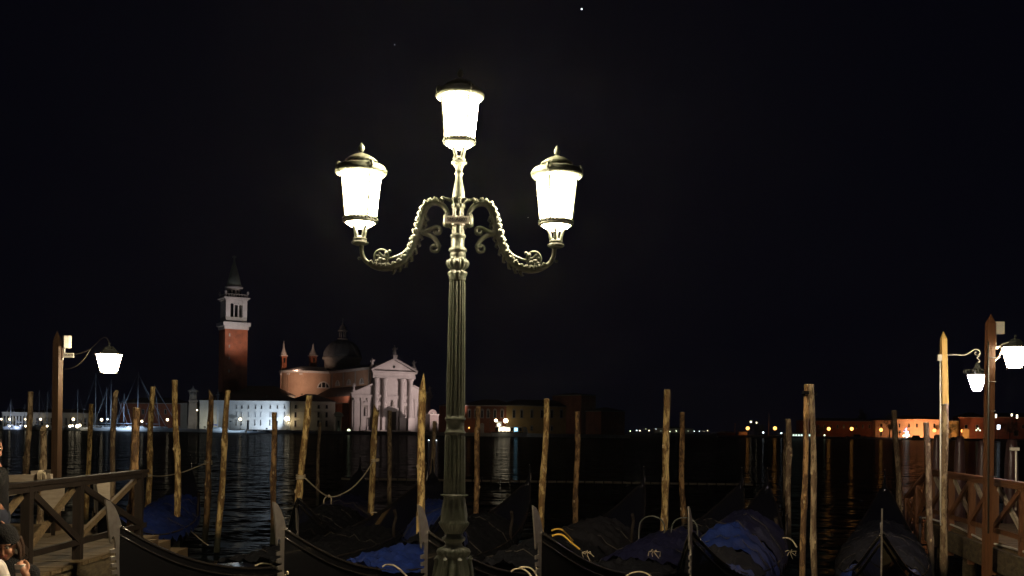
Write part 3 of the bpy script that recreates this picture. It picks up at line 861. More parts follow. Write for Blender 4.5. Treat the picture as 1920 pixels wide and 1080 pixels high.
# right jetty
A, B = P(1745, 882, 21.0), P(1920, 908, 15.4)
dB = (B - A)
B = A + dB * 1.35
def onr(px):
    dx, dy = B.x - A.x, B.y - A.y
    k = (px - 960) / F
    return (A.x - k * A.y) / (k * dy - dx)
rj = empty('jetty', (0, 0, 0), label='reddish wooden jetty with cross-braced railing at the lower right', cat='jetty', group='gondola jetties')
ts = [0.015] + [onr(p) for p in (1785, 1824, 1867, 1921)] + [0.985]
rail_run(rj, (A.x, A.y), (B.x, B.y), ts, 1.94, DZ, M['post'], M['pale'], -1, -1)
d = Vector((B.x - A.x, B.y - A.y, 0)); Ln = d.length; d.normalize(); nr = Vector((-d.y, d.x, 0))
ang = math.atan2(d.y, d.x)
me = MB().box((0, 0, 0), (0.142, 2.0, 0.045)).mesh('plank'); me.materials.append(M['plank'])
for i in range(int(Ln / 0.15)):
    p = Vector((A.x, A.y, 0)) + d * (0.1 + i * 0.15) + nr * 1.0
    link_mesh('plank', me, rj, (p.x, p.y, DZ - 0.022 + random.uniform(-.004, .004)), (0, 0, ang + random.uniform(-.006, .006)))
Av, Bv = Vector((A.x, A.y, 0)), Vector((B.x, B.y, 0))
for off_ in (-0.06, 2.06):
    MB().bar(Av + nr * off_ + Vector((0, 0, .74)), Bv + nr * off_ + Vector((0, 0, .74)), 0.09, 0.34).build('side_beam', M['beam'], rj)
for t in (0.06, 0.3, 0.55, 0.8):
    for off_ in (0.15, 1.85):
        q = Av.lerp(Bv, t) + nr * off_
        MB().lathe([(0.12, -1.4), (0.115, 0.9)], 12, (q.x, q.y, 0)).build('support', M['beam'], rj)
A2, B2 = Av + nr * 1.98, Bv + nr * 1.98
rail_run(rj, (A2.x, A2.y), (B2.x, B2.y), [0.01, 0.25, 0.5, 0.75, 0.99], 1.94, DZ, M['post'], M['pale'], -1, 1)
# ramp that goes down to the left of it
A3, B3 = P(1743, 883, 21.1), P(1699, 934, 22.4)
def dn(p, z): return Vector((p.x, p.y, p.z + z))
MB().bar(A3, B3, 0.12, 0.05).build('handrail', M['post'], rj)
MB().bar(dn(A3, -.75), dn(B3, -.75), 0.06, 0.09).build('lower_rail', M['post'], rj)
for t in (0.02, 0.5, 0.98):
    q = A3.lerp(B3, t)
    MB().bar(dn(q, 0), dn(q, -1.35), 0.09, 0.09, up=(0, 1, 0)).build('post', M['post'], rj)
for a, b in ((0.04, 0.48), (0.52, 0.96)):
    for s_ in (0, 1):
        p, q = A3.lerp(B3, a), A3.lerp(B3, b)
        MB().bar(dn(p, -.08 if s_ else -.70) + Vector((0, -.03 if s_ else .03, 0)), dn(q, -.70 if s_ else -.08) + Vector((0, -.03 if s_ else .03, 0)), 0.04, 0.10).build('brace', M['post'], rj)
# pale pipe clipped along the foot of the railing
pp = [P(1728, 972, 21.2), P(1741, 972, 20.6)]
for px, py in ((1790, 986), (1824, 1003), (1853, 1017), (1880, 1023), (1925, 1036)):
    t = onr(px); q = Av.lerp(Bv, t); pp.append(P(px, py, q.y - 0.10))
tag(MB().tube(spline(pp, 4), 0.017, 7).build('pipe', M['box']), 'pale pipe running along the foot of the right jetty railing', 'pipe')
q0, q1, q2 = P(1902, 842, 15.9), P(1905, 925, 15.9), P(1905, 843, 15.9)
b = MB(); b.tube([q1 - Vector((0, 0, .25)), q1, q2], 0.014, 7); b.box(q0, (0.13, 0.05, 0.045))
tag(b.build('standpipe', M['plate']), 'white T-shaped pipe standing on the right jetty deck', 'pipe')

# right lamp post, square and red-brown
YR = 16.2
pt = P(1857, 606, YR)
rp_ = empty('lamp_post', (pt.x, YR, 0), label='tall square red-brown post with sharp top, white box and wide lantern at the right edge', cat='lamp post', group='wooden jetty lamp posts')
zt = P(1857, 588, YR).z
w = 0.056
b = MB()
b.add([(-w, -w, -1.4), (w, -w, -1.4), (w, w, -1.4), (-w, w, -1.4), (-w, -w, pt.z), (w, -w, pt.z), (w, w, pt.z), (-w, w, pt.z), (0, 0, zt)],
      [(3, 2, 1, 0), (0, 1, 5, 4), (1, 2, 6, 5), (2, 3, 7, 6), (3, 0, 4, 7), (4, 5, 8), (5, 6, 8), (6, 7, 8), (7, 4, 8)])
b.build('post', M['post'], rp_)
L2 = lambda px, py, dy=0.0: P(px, py, YR + dy) - Vector((pt.x, YR, 0))
for y in (671, 716, 771, 893):
    c = L2(1857.5, y)
    MB().tube([c + Vector((x * 0.06, yy * 0.06, 0)) for x, yy in ((-1, -1), (1, -1), (1, 1), (-1, 1), (-1, -1))], 0.005, 5, cap=False).build('wire_band', M['metal'], rp_)
bx = MB().box((0, 0, 0), (0.128, 0.09, 0.185)).build('junction_box', M['box'], rp_, loc=L2(1873, 615))
MB().box((0, -0.05, 0), (0.120, 0.012, 0.176)).build('box_face', M['plate'], bx)
b = MB()
b.tube([L2(1868, 627), L2(1867.5, 651)], 0.011, 7); b.box(L2(1868, 652), (0.05, 0.05, 0.045))
b.tube(spline([L2(1869, 652), L2(1880, 646), L2(1892, 642), L2(1903, 641)], 5), 0.012, 7)
b.tube(spline([L2(1864, 678), L2(1873, 668), L2(1880, 650)], 5), 0.012, 7)
b.tube([L2(1903, 640), L2(1903, 648)], 0.012, 6)
b.build('bracket_arm', M['plate'], rp_)
tapered_lantern(rp_, L2(1903, 652), 0.20, 0.115, 0.285, M['arm_glass'], 6, R(10))
MB().tube([L2(1853, 640, -.06), L2(1853, 1000, -.06)], 0.012, 6).build('conduit', M['metal'], rp_)

# pile with the squared golden top and the small violet lantern
YM = 17.7
o0 = P(1770, 760, YM)
gp = empty('lamp_post', (o0.x, YM, 0), label='round pile with squared golden top, curled iron arm and small violet-white lantern', cat='lamp post', group='wooden jetty lamp posts')
L3 = lambda px, py, dy=0.0: P(px, py, YM + dy) - Vector((o0.x, YM, 0))
n = 30; bot = Vector((0.03, 0, -1.4)); tp = L3(1771, 757)
pts = [tp.lerp(bot, i / (n - 1)) + Vector((0.010 * math.sin(i * .5), 0, 0)) for i in range(n)]
MB().tube(pts, [0.058 * (1 + random.uniform(-.05, .05) + 0.06 * i / n) for i in range(n)], 12).build('pile', M['bark3'], gp)
b = MB(); w = 0.046
q0, q1, q2 = L3(1771, 758), L3(1769, 636), L3(1768.5, 621)
vs = [q + Vector((sx * w * k, sy * w * k, 0)) for q, k in ((q0, 1.08), (q1, 0.95)) for sx, sy in ((-1, -1), (1, -1), (1, 1), (-1, 1))] + [q2]
b.add(vs, [(3, 2, 1, 0), (0, 1, 5, 4), (1, 2, 6, 5), (2, 3, 7, 6), (3, 0, 4, 7), (4, 5, 8), (5, 6, 8), (6, 7, 8), (7, 4, 8)])
b.build('squared_top', M['golden'], gp)
MB().tube([L3(1771 + 7 * math.cos(t), 759 , 0.055 * math.sin(t)) for t in [2 * PI * k / 14 for k in range(15)]], 0.010, 6, cap=False).build('wire_band', M['metal'], gp)
MB().box(L3(1761.5, 671, -.02), (0.06, 0.06, 0.105)).build('junction_box', M['box'], gp)
MB().tube([L3(1763, 676, -.03), L3(1763.5, 985, -.03)], 0.013, 7).build('conduit', M['plate'], gp)
b = MB()
b.tube(spline([L3(1774, 666), L3(1790, 665), L3(1808, 666), L3(1818, 661), L3(1827, 655.5), L3(1834, 656), L3(1838, 661), L3(1836, 667), L3(1832.5, 671), L3(1837, 676), L3(1836.5, 679), L3(1833.5, 679)], 5), 0.010, 7)
b.tube(spline([L3(1838, 661), L3(1833, 666), L3(1828, 664), L3(1829, 660), L3(1832, 661)], 5), 0.006, 6)
b.tube(spline([L3(1774, 668), L3(1777, 673), L3(1775, 679)], 4), 0.006, 6)
b.build('bracket_arm', M['box'], gp)
vl = tapered_lantern(gp, L3(1832, 703), 0.150, 0.068, 0.25, M['violet_glass'], 8, R(12), hood=False)
b = MB()
b.lathe([(.156, -.004), (.165, 0), (.160, .01), (.10, .035), (.045, .07), (.036, .12), (.03, .17), (.02, .20)], 16)
for k in range(8):
    t = 2 * PI * k / 8
    pts = spline([(.03, 0, .17), (.05, 0, .11), (.10, 0, .07), (.16, 0, .085), (.20, 0, .075), (.21, 0, .045), (.185, 0, .03)], 4)
    b.tube([Matrix.Rotation(t, 3, 'Z') @ p for p in pts], .006, 5)
b.build('scrolled_crown', M['metal'], vl)
# ------------------------------------------------------------------ gondolas
def hull_fns(L):
    def beam(t): return max(0.012, 0.68 * (math.sin(PI * min(1, max(0, t))) ** 0.75))
    def sheer(t):
        return 0.60 + (0.82 * ((0.5 - t) / 0.5) ** 4.0 if t < .5 else 0.93 * ((t - .5) / .5) ** 2.8)
    def keel(t):
        return -0.12 + (0.75 * max(0, (0.28 - t) / 0.28) ** 2 if t < .5 else 1.0 * max(0, (t - .72) / .28) ** 2)
    return beam, sheer, keel

def ferro_poly():
    p = [(-0.035, 1.80), (-0.02, 1.62), (-0.005, 1.42), (0.0, 1.30)]
    p += [(0.012, 1.285), (0.018, 1.30), (0.035, 1.345), (0.065, 1.37), (0.095, 1.345), (0.105, 1.28)]
    p += [(0.10, 1.22)]
    z = 1.215
    for i in range(6):                          # the six teeth
        p += [(0.098, z), (-0.002, z - 0.004), (-0.006, z - 0.046), (0.098, z - 0.052)]
        z -= 0.083
    p += [(0.105, 0.62), (0.13, 0.40), (0.20, 0.16), (0.34, 0.0), (0.42, -0.05), (0.44, 0.0), (0.30, 0.16), (0.21, 0.38), (0.178, 0.62), (0.168, 0.85), (0.165, 0.98)]
    p += [(0.235, 0.985), (0.235, 1.02), (0.165, 1.03), (0.168, 1.12), (0.175, 1.22), (0.225, 1.27), (0.262, 1.31), (0.262, 1.40), (0.245, 1.50), (0.205, 1.60), (0.14, 1.70), (0.06, 1.77)]
    return p

def make_gondola(bow, stern, label, covers, group='black gondolas moored side by side', ferro=True, hb=1.76, chairs=False):
    bow = Vector((bow[0], bow[1], 0)); stern = Vector((stern[0], stern[1], 0))
    L = (stern - bow).length
    rz = math.atan2(stern.y - bow.y, stern.x - bow.x)
    t = empty('gondola', bow, rz, label, 'gondola', group)
    beam, sheer, keel = hull_fns(L)
    n, m = 44, 7
    b = MB(); vs, fs = [], []
    for i in range(n + 1):
        u = i / n; bb, s_, k_ = beam(u), sheer(u), keel(u)
        row = []
        for j in range(-m, m + 1):
            a = j / m
            row.append((0.10 + u * (L - 0.15), bb * math.copysign(abs(a) ** 0.55, a) * (0.72 + 0.28 * abs(a)) if j else 0.0, k_ + (s_ - k_) * abs(a) ** 1.7))
        vs += row
    w = 2 * m + 1
    for i in range(n):
        for j in range(w - 1):
            fs.append((i * w + j, i * w + j + 1, (i + 1) * w + j + 1, (i + 1) * w + j))
    b.add(vs, fs, True)
    b.build('hull', M['black'], t, fix=False)
    # deck ends and floor
    for name, u0, u1 in (('fore_deck', 0.0, 0.27), ('aft_deck', 0.70, 1.0)):
        b = MB(); vs, fs = [], []
        k = 14
        for i in range(k + 1):
            u = lerp(u0, u1, i / k); bb = beam(u) * 0.97; s_ = sheer(u)
            vs += [(0.10 + u * (L - .15), -bb, s_ - .004), (0.10 + u * (L - .15), 0, s_ + 0.05 * bb / .6 + .02), (0.10 + u * (L - .15), bb, s_ - .004)]
        for i in range(k):
            for j in range(2): fs.append((i * 3 + j, i * 3 + j + 1, i * 3 + j + 4, i * 3 + j + 3))
        b.add(vs, fs, True); b.build(name, M['black'], t, fix=False)
    b = MB()
    for sd in (-1, 1):
        b.tube([(0.10 + i / 40 * (L - .15), sd * (beam(i / 40) + .004), sheer(i / 40) + .012) for i in range(41)], 0.019, 6)
        b.tube([(0.10 + i / 40 * (L - .15), sd * (beam(i / 40) * 0.985 + .004), sheer(i / 40) - .085) for i in range(41)], 0.012, 6)
    b.build('gunwale', M['trim'], t)
    if ferro:
        b = MB(); b.prism([(x * .92 - .02 - .13 * (z - .9), z * hb / 1.80) for x, z in ferro_poly()], -0.009, 0.009, 'y')
        b.build('ferro', M['steel'], t)
    # curled stern
    zs = sheer(1.0)
    b = MB()
    b.tube([(L - 0.25, 0, zs - .12), (L - .05, 0, zs + .06), (L + .02, 0, zs + .20), (L - .02, 0, zs + .34)], [.05, .035, .022, .012], 7)
    b.build('stern_post', M['black'], t)
    b = MB()
    b.tube([(L - 0.10, -.02, zs - .1), (L + .03, -.02, zs + .08), (L + .045, 0, zs + .22), (L - .01, 0, zs + .36)], [.012, .014, .012, .008], 6)
    b.build('stern_iron', M['steel'], t)
    # oar crutch
    b = MB()
    b.tube(spline([(L * .68, -beam(.68) - .01, sheer(.68)), (L * .68 - .05, -beam(.68) - .02, sheer(.68) + .2), (L * .68 + .05, -beam(.68) - .02, sheer(.68) + .36), (L * .68 - .03, -beam(.68) - .02, sheer(.68) + .50)], 4), .028, 7)
    b.build('oar_crutch', M['dpost'], t)
    if chairs:
        for sd in (-1, 1):
            c = empty('chair', (L * .47, sd * .27, sheer(.5) - .1)); c.parent = t
            MB().box((0, 0, .22), (.45, .42, .07)).build('seat', M['tarpn'], c)
            MB().tube(spline([(.2, -.2, .2), (.24, -.2, .62), (.24, 0, .74), (.24, .2, .62), (.2, .2, .2)], 4), .012, 6).build('back_frame', M['metal'], c)
            for lx_ in (-.18, .18):
                for ly in (-.17, .17):
                    MB().tube([(lx_, ly, 0), (lx_, ly, .2)], .015, 6).build('leg', M['metal'], c)
    for (name, mt, u0, u1, h0, h1, drop) in covers:
        b = MB(); vs, fs = [], []
        k, q = 44, 24
        rn = random.Random(int(u0 * 1000) + int(bow.x * 100))
        ph = [rn.uniform(0, 6) for _ in range(8)]
        def surf(f_, a, lift=0.0):
            u = lerp(u0, u1, f_); bb = beam(u) + .035; s_ = sheer(u)
            hh = lerp(h0, h1, f_) * (0.55 + 0.45 * math.sin(PI * f_ * 0.9 + 0.15))
            ridge = max(0.0, 1 - abs(a) ** 2.0)
            fold = .030 * math.sin(30 * u * 6 + 5 * a + ph[0] + 2 * math.sin(4 * a + ph[3])) * (ridge + .25) + .020 * math.sin(15 * a + 60 * u + ph[1]) + .016 * math.sin(29 * a - 90 * u + ph[4])
            sag = -.05 * math.sin(PI * ((f_ * 3 + ph[5]) % 1.0)) * ridge
            z = s_ + .03 + hh * ridge + fold + sag + lift
            return Vector((0.10 + u * (L - .15), bb * a, z))
        for i in range(k + 1):
            for j in range(q + 1):
                a = -1 + 2 * j / q
                p = surf(i / k, a)
                if j in (0, q): p = Vector((p.x, p.y * 1.03, sheer(lerp(u0, u1, i / k)) - drop * (0.7 + 0.4 * math.sin(i * 1.1 + ph[2]) + .2 * math.sin(i * 2.9))))
                p.z += rn.uniform(-.006, .006)
                vs.append(tuple(p))
        for i in range(k):
            for j in range(q):
                fs.append((i * (q + 1) + j, i * (q + 1) + j + 1, (i + 1) * (q + 1) + j + 1, (i + 1) * (q + 1) + j))
        b.add(vs, fs, True)
        o = b.build(name, M[mt], t, fix=False)
        if drop > .03:
            for f_ in (.22, .68):
                MB().tube([surf(f_ + .02 * math.sin(a * 3 + ph[6]), a, .012) for a in [-1 + 2 * j / 14 for j in range(15)]], .007, 5).build('lashing', M['rope_dim'], o)
    return t

def gp_(px, Y): 
    p = P(px, hor(px), Y); return (p.x, p.y)

make_gondola(gp_(216, 12.3), gp_(800, 22.8), 'black gondola with bare prow, its steel ferro in front of the left jetty',
             [('dark_tarp', 'tarpk', .30, .72, .10, .16, .10)])
make_gondola(gp_(527, 12.3), gp_(994, 22.8), 'gondola with bright blue bow cover and black tarp amidships, second from the left jetty',
             [('blue_cover', 'tarpb', .17, .42, .10, .30, .02), ('dark_tarp', 'tarpk', .42, .76, .40, .45, .14)])
make_gondola(gp_(797, 12.2), gp_(1208, 22.6), 'gondola with dark grey tarps, its ferro just left of the big lamp foot',
             [('dark_tarp', 'tarpk', .22, .50, .25, .42, .10), ('grey_tarp', 'tarpg', .50, .74, .40, .42, .12)])
make_gondola(gp_(1011, 12.3), gp_(1392, 22.8), 'gondola with navy cover and chairs, its ferro right of the big lamp foot',
             [('dark_tarp', 'tarpk', .16, .34, .05, .14, .02), ('navy_cover', 'tarpn', .34, .62, .30, .42, .14), ('dark_tarp', 'tarpk', .62, .78, .4, .2, .1)], chairs=True)
make_gondola(gp_(1297, 12.5), gp_(1440, 22.9), 'gondola under a high humped royal blue cover with grey front flap, right of the middle',
             [('blue_cover', 'tarpb', .10, .22, .03, .16, .02), ('grey_flap', 'tarpg', .20, .29, .12, .45, .02), ('blue_cover', 'tarpb', .29, .42, .56, .66, .34), ('navy_cover', 'tarpn', .425, .76, .82, .45, .14)])
make_gondola(gp_(1656, 12.6), gp_(1660, 22.9), 'gondola with crumpled grey tarp and blue edges at the far right end of the row',
             [('blue_cover', 'tarpb', .14, .24, .04, .20, .20), ('grey_tarp', 'tarpg', .24, .52, .40, .46, .16), ('dark_tarp', 'tarpk', .53, .78, .40, .30, .1)])
make_gondola(gp_(182, 16.5), gp_(358, 26.5), 'gondola under a long blue cover, beyond the left jetty and its steps',
             [('blue_cover', 'tarpb', .10, .55, .18, .42, .14), ('blue_cover', 'tarpb', .55, .84, .42, .2, .12)])
make_gondola(gp_(842, 15.8), gp_(812, 26.3), 'gondola under a steep blue cover, half hidden behind the big lamp shaft',
             [('blue_cover', 'tarpb', .08, .50, .35, .62, .2), ('blue_cover', 'tarpb', .50, .80, .62, .30, .1)])
make_gondola(gp_(560, 17.6), gp_(676, 27.8), 'dark covered gondola lying farther out between the second and third piles left of the lamp',
             [('dark_tarp', 'tarpk', .12, .5, .3, .5, .1), ('navy_cover', 'tarpn', .5, .78, .5, .3, .1)], ferro=True, hb=1.3)

# ------------------------------------------------------------------ ropes
def rope(label, pts, r=.012, m='rope', cat='rope', group='mooring ropes'):
    b = MB(); b.tube(spline(pts, 6), r, 7)
    return tag(b.build('rope', M[m]), label, cat, group)
rope('thin pale line stretched from the crooked pile to the pile with the knob, left', [P(264, 888, 24.6), P(285, 892, 24.6), P(310, 892, 24.4), P(340, 886, 24), P(365, 877, 23.8), P(391, 866, 23.6)], .012)
def wraps(label, px, py, Y, rr, n=3, dy=3.2):
    b = MB()
    for k in range(n):
        c = P(px, py + k * dy, Y)
        b.tube([c + Vector((rr * math.cos(t), rr * math.sin(t), .01 * math.sin(t + k))) for t in [2 * PI * j / 16 for j in range(17)]], .014, 6, cap=False)
    return tag(b.build('rope', M['rope']), label, 'rope', 'mooring ropes')
wraps('rope wound round the bright leaning pile left of the church front', 564, 891, 21.0, .083)
wraps('rope wound round the crooked pile right of the thick jetty pile', 277, 890, 25.0, .078, 2)
wraps('rope wound round the pile with the knob behind the left gondola', 390.5, 864, 23.8, .078, 3)
wraps('rope wound round the pile before the church front', 703, 861, 24.0, .086, 2)
rp = MB()
rp.tube(spline([P(573, 897, 20.9), P(590, 913, 21.2), P(606, 926, 21.6), P(619, 931, 22), P(635, 929, 22.3), P(660, 915, 22.9), P(682, 892, 23.4), P(699, 866, 23.9)], 6), .014, 7)
rp.tube(spline([P(614, 929, 21.9), P(608, 936, 21.8), P(607, 945, 21.8)], 4), .013, 6)
rp.tube(spline([P(617, 930, 21.9), P(621, 934, 21.9), P(621, 945, 21.9), P(622, 955, 21.9)], 4), .013, 6)
rp.ball(P(617, 930, 21.9), .03, 8, 6)
tag(rp.build('rope', M['rope']), 'sagging rope with a knotted loose end hung between two piles left of the lamp', 'rope', 'mooring ropes')
rope('rope lying over the gap left of the second ferro', [P(478, 1061, 13.0), P(490, 1057, 13), P(505, 1058, 12.8), P(520, 1066, 12.6), P(536, 1079, 12.4)], .010)
rope('second rope looping beside the second ferro', [P(508, 1057, 12.8), P(516, 1054, 12.8), P(526, 1057, 12.7), P(537, 1068, 12.5), P(540, 1076, 12.4)], .010)
rope('pale rope on the gunwale just left of the big lamp foot', [P(717, 1063, 13.2), P(724, 1059, 13.2), P(738, 1060, 13), P(750, 1068, 12.8), P(764, 1082, 12.5)], .011)
rope('pair end of rope arching before the ferro right of the lamp', [P(958, 1072, 12.9), P(966, 1067, 12.9), P(980, 1067, 12.8), P(992, 1075, 12.6), P(1000, 1088, 12.4)], .010)
rope('rope arching highest before the ferro right of the lamp', [P(972, 1066, 12.8), P(982, 1063, 12.8), P(996, 1066, 12.7), P(1006, 1078, 12.5), P(1010, 1090, 12.4)], .010)
rope('pale rope tied from the fourth ferro to its gunwale', [P(1005, 1064, 12.4), P(1013, 1070, 12.4), P(1030, 1063, 12.7), P(1047, 1055, 13.2)], .010)
rope('upper yellow rope bending down beyond the fourth ferro', [P(1034, 995, 16.4), P(1044, 992, 16.4), P(1053, 993, 16.4), P(1064, 1003, 16.6), P(1076, 1016, 16.8)], .013, 'yrope')
rope('lower yellow rope running down beyond the fourth ferro', [P(1035, 1005, 15.8), P(1046, 1002, 15.8), P(1056, 1004, 15.8), P(1070, 1016, 15.8), P(1087, 1030, 15.8)], .014, 'yrope')
rope('dim rope looped at the foot of the tall lone pile', [P(1174, 1080, 13.8), P(1186, 1074, 13.8), P(1200, 1072, 13.8), P(1214, 1076, 13.8), P(1224, 1084, 13.6)], .010)
rope('dim rope arching between the tall lone pile and the reddish pile', [P(1253, 1010, 18.6), P(1262, 1009, 18.9), P(1270, 1013, 19.4), P(1276, 1022, 20)], .011)
rope('pale rope arching right of the blue gondola cover', [P(1467, 1009, 18.0), P(1477, 1009, 18.0), P(1486, 1014, 18.0), P(1494, 1026, 17.9)], .013)
rope('rope loop with frayed ends behind the black gondola tarp', [P(695, 961, 21.6), P(706, 961, 21.6), P(718, 968, 21.4), P(728, 978, 21.2), P(737, 983, 21)], .011)
rope('short rope curve left of the pile foot before the church', [P(672, 996, 19.5), P(682, 996, 19.5), P(690, 1002, 19.4), P(695, 1011, 19.3)], .011)
rope('faint rope curving in the water right of the tall pale pile', [P(335, 990, 22.5), P(350, 990, 22.5), P(366, 1003, 22), P(380, 1015, 21.6), P(390, 1022, 21.2)], .010)
for x_, y_ in ((1102, 1036), (1226, 1034), (1482, 1034)):
    b = MB(); c = P(x_, y_, 15.6 if x_ < 1300 else 17.6)
    for k in range(6):
        t = k * 1.1 + x_
        b.tube([c, c + Vector(((.04 + .05 * ((k * 3) % 4) / 3) * math.cos(t), -.03, .035 * math.sin(t))), c + Vector((.09 * math.cos(t + .4), -.04, .05 * math.sin(t) - .03 - .02 * (k % 3)))], .006, 5)
    lab = {1102: 'white frayed rope knot at the left side of the navy cover', 1226: 'white frayed rope knot left of the tall lone pile', 1482: 'frayed rope knot right of the blue gondola cover'}[x_]
    tag(b.build('rope_knot', M['rope']), lab, 'rope knot', 'frayed rope knots')
# floating boom on the lagoon
b = MB()
for i in range(44):
    x0 = -10 + i * 0.85 * 1.0
    p, q = P(640 + i * 17.6, 902.5 + 0.06 * i, 54), P(640 + i * 17.6 + 15.6, 902.5 + .06 * i, 54)
    b.tube([(p.x, 54 + .1 * math.sin(i * .3), .06), (q.x, 54 + .1 * math.sin(i * .3 + .25), .06)], .055, 6)
tag(b.build('floating_boom', M['pale'], fix=False), 'long pale floating line lying on the dark water beyond the gondolas', 'floating line')
# slim steel pole with a fitting that stands in the right-hand gondola gap
b = MB(); b.tube([P(1651, 980, 16), P(1660, 1095, 16)], .012, 7)
tag(b.build('boat_hook', M['steel']), 'slim pale boat hook standing up between the grey-tarped gondola and the jetty', 'boat hook')
# ------------------------------------------------------------------ land across the water
G = 1.4
isl = [XY(-400, 452), XY(-60, 449), XY(160, 446), XY(300, 440), XY(395, 434), XY(500, 430), XY(640, 434), XY(830, 436), XY(1100, 424), XY(1182, 430), XY(1182, 640), XY(-400, 700)]
land('island_quay', isl)
giu = [XY(1345, 742), XY(1500, 745), XY(1700, 742), XY(2100, 742), XY(2100, 1100), XY(1500, 1100), XY(1345, 800)]
land('far_quay', giu)
land('distant_shore', [XY(1175, 1900), XY(1350, 1900), XY(1350, 2200), XY(1175, 2200)])

def zat(px, py, Y): return P(px, py, Y).z

def house(name, label, cat, pL, pR, top, depth, wall, roof='tile', roof_h=2.0, wins=(), group=None, base=G, cornice=True, surround='stone2', pane='dark', hood=False, body_name='wall', m_over=0.5):
    A = P(pL[0], hor(pL[0]), pL[1]); B = P(pR[0], hor(pR[0]), pR[1])
    d = Vector((B.x - A.x, B.y - A.y, 0)); Wd = d.length; d.normalize()
    e = empty(name, (A.x, A.y, base), math.atan2(d.y, d.x), label, cat, group)
    mid = (pL[0] + pR[0]) / 2; Ym = (pL[1] + pR[1]) / 2
    h = zat(mid, top, Ym) - base
    MB().box((Wd / 2, depth / 2, h / 2), (Wd, depth, h)).build(body_name, M[wall], e)
    if cornice:
        MB().box((Wd / 2, depth / 2, h + 0.15), (Wd + .5, depth + .5, .32)).build('cornice', M[surround], e)
    if roof_h:
        o = m_over; b = MB(); z0 = h + (.31 if cornice else 0.0)
        r = min(depth / 2, Wd / 2) * 0.9
        b.add([(-o, -o, z0), (Wd + o, -o, z0), (Wd + o, depth + o, z0), (-o, depth + o, z0), (r, depth / 2, z0 + roof_h), (Wd - r, depth / 2, z0 + roof_h)],
              [(3, 2, 1, 0), (0, 1, 5, 4), (1, 2, 5), (2, 3, 4, 5), (3, 0, 4)])
        b.build('roof', M[roof], e)
    for wi in wins:
        px, y0, y1, wp = wi[:4]
        k = (px - 960) / F
        s_ = (A.x - k * A.y) / (k * d.y - d.x)
        Yw = A.y + s_ * d.y
        zt_, zb_ = zat(px, y0, Yw) - base, zat(px, y1, Yw) - base
        ww = wp / F * Yw
        pm = wi[4] if len(wi) > 4 else pane
        nm = wi[5] if len(wi) > 5 else 'window'
        hh = zt_ - zb_
        f = MB()
        t_ = min(.28, ww * .3)
        f.box((-(ww / 2 + t_ / 2), -.09, 0), (t_, .2, hh)); f.box((ww / 2 + t_ / 2, -.09, 0), (t_, .2, hh))
        f.box((0, -.11, hh / 2 + t_ / 2), (ww + 2 * t_, .24, t_)); f.box((0, -.14, -hh / 2 - t_ / 2), (ww + 2 * t_ + .2, .3, t_))
        if hood: f.prism([(-ww / 2 - t_ * 1.6, hh / 2 + t_ * 1.2), (ww / 2 + t_ * 1.6, hh / 2 + t_ * 1.2), (0, hh / 2 + t_ * 1.2 + ww * .5)], -.35, -.0, 'y')
        fo = f.build(nm, M[surround], e, loc=(s_, 0, (zt_ + zb_) / 2))
        MB().box((0, -.02, 0), (ww, .06, hh)).build('pane', M[pm], fo)
    return e

# ---- the island church
PHI = R(30)
CO = Vector((-66.5, 450.0, G))
ch = empty('church', CO, PHI, 'big white-fronted church with columns and pediment, dome and small turrets across the water', 'church')
def CB(name, m, boxes):
    b = MB()
    for x0, x1, y0, y1, z0, z1 in boxes:
        b.box(((x0 + x1) / 2, (y0 + y1) / 2, (z0 + z1) / 2), (x1 - x0, y1 - y0, z1 - z0))
    return b.build(name, M[m], ch)
FW = 35.8
CB('nave_wall', 'salmon', [(9.0, 27.4, 1.2, 76, 0, 26.0)])
CB('aisle_wall', 'brick', [(0.4, 9.0, 1.2, 50, 0, 14.6), (27.4, 35.4, 1.2, 50, 0, 14.6)])
CB('nave_cornice', 'stone', [(8.2, 28.2, 1.4, 76.6, 26.0, 27.0)])
b = MB(); b.prism([(8.0, 27.0), (28.4, 27.0), (18.2, 29.6)], 1.5, 77, 'y'); b.build('nave_roof', M['lead'], ch)
b = MB(); b.prism([(0.0, 14.6), (9.0, 14.6), (9.0, 19.4)], 1.3, 50.5, 'y'); b.prism([(35.8, 14.6), (27.4, 14.6), (27.4, 19.4)], 1.3, 50.5, 'y'); b.build('aisle_roof', M['tile'], ch)
# transept with its round end
tx, ty, tr_ = -2.0, 60.0, 9.2
b = MB(); vs = []
arc = [(tx + tr_ * math.cos(t), ty + tr_ * math.sin(t)) for t in [PI / 2 + PI * k / 20 for k in range(21)]]
foot = [(9.0, ty + tr_)] + arc + [(9.0, ty - tr_)]
b.prism(foot, 0, 26.0, 'z'); b.build('transept_wall', M['salmon'], ch)
b = MB(); b.prism([(9.0, ty + tr_ + .7)] + [(tx + (tr_ + .7) * math.cos(t), ty + (tr_ + .7) * math.sin(t)) for t in [PI / 2 + PI * k / 20 for k in range(21)]] + [(9.0, ty - tr_ - .7)], 26.0, 27.0, 'z')
b.build('transept_cornice', M['stone'], ch)
b = MB()
ro = [(9.0, ty + tr_ + .6)] + [(tx + (tr_ + .6) * math.cos(t), ty + (tr_ + .6) * math.sin(t)) for t in [PI / 2 + PI * k / 20 for k in range(21)]] + [(9.0, ty - tr_ - .6)]
vs = [(x, y, 27.0) for x, y in ro] + [(tx, ty, 29.5), (9.0, ty, 29.5)]
n_ = len(ro); fs = [(i, i + 1, n_) for i in range(1, n_ - 2)] + [(0, 1, n_, n_ + 1), (n_ - 2, n_ - 1, n_ + 1, n_)]
b.add(vs, fs); b.build('transept_roof', M['lead'], ch)
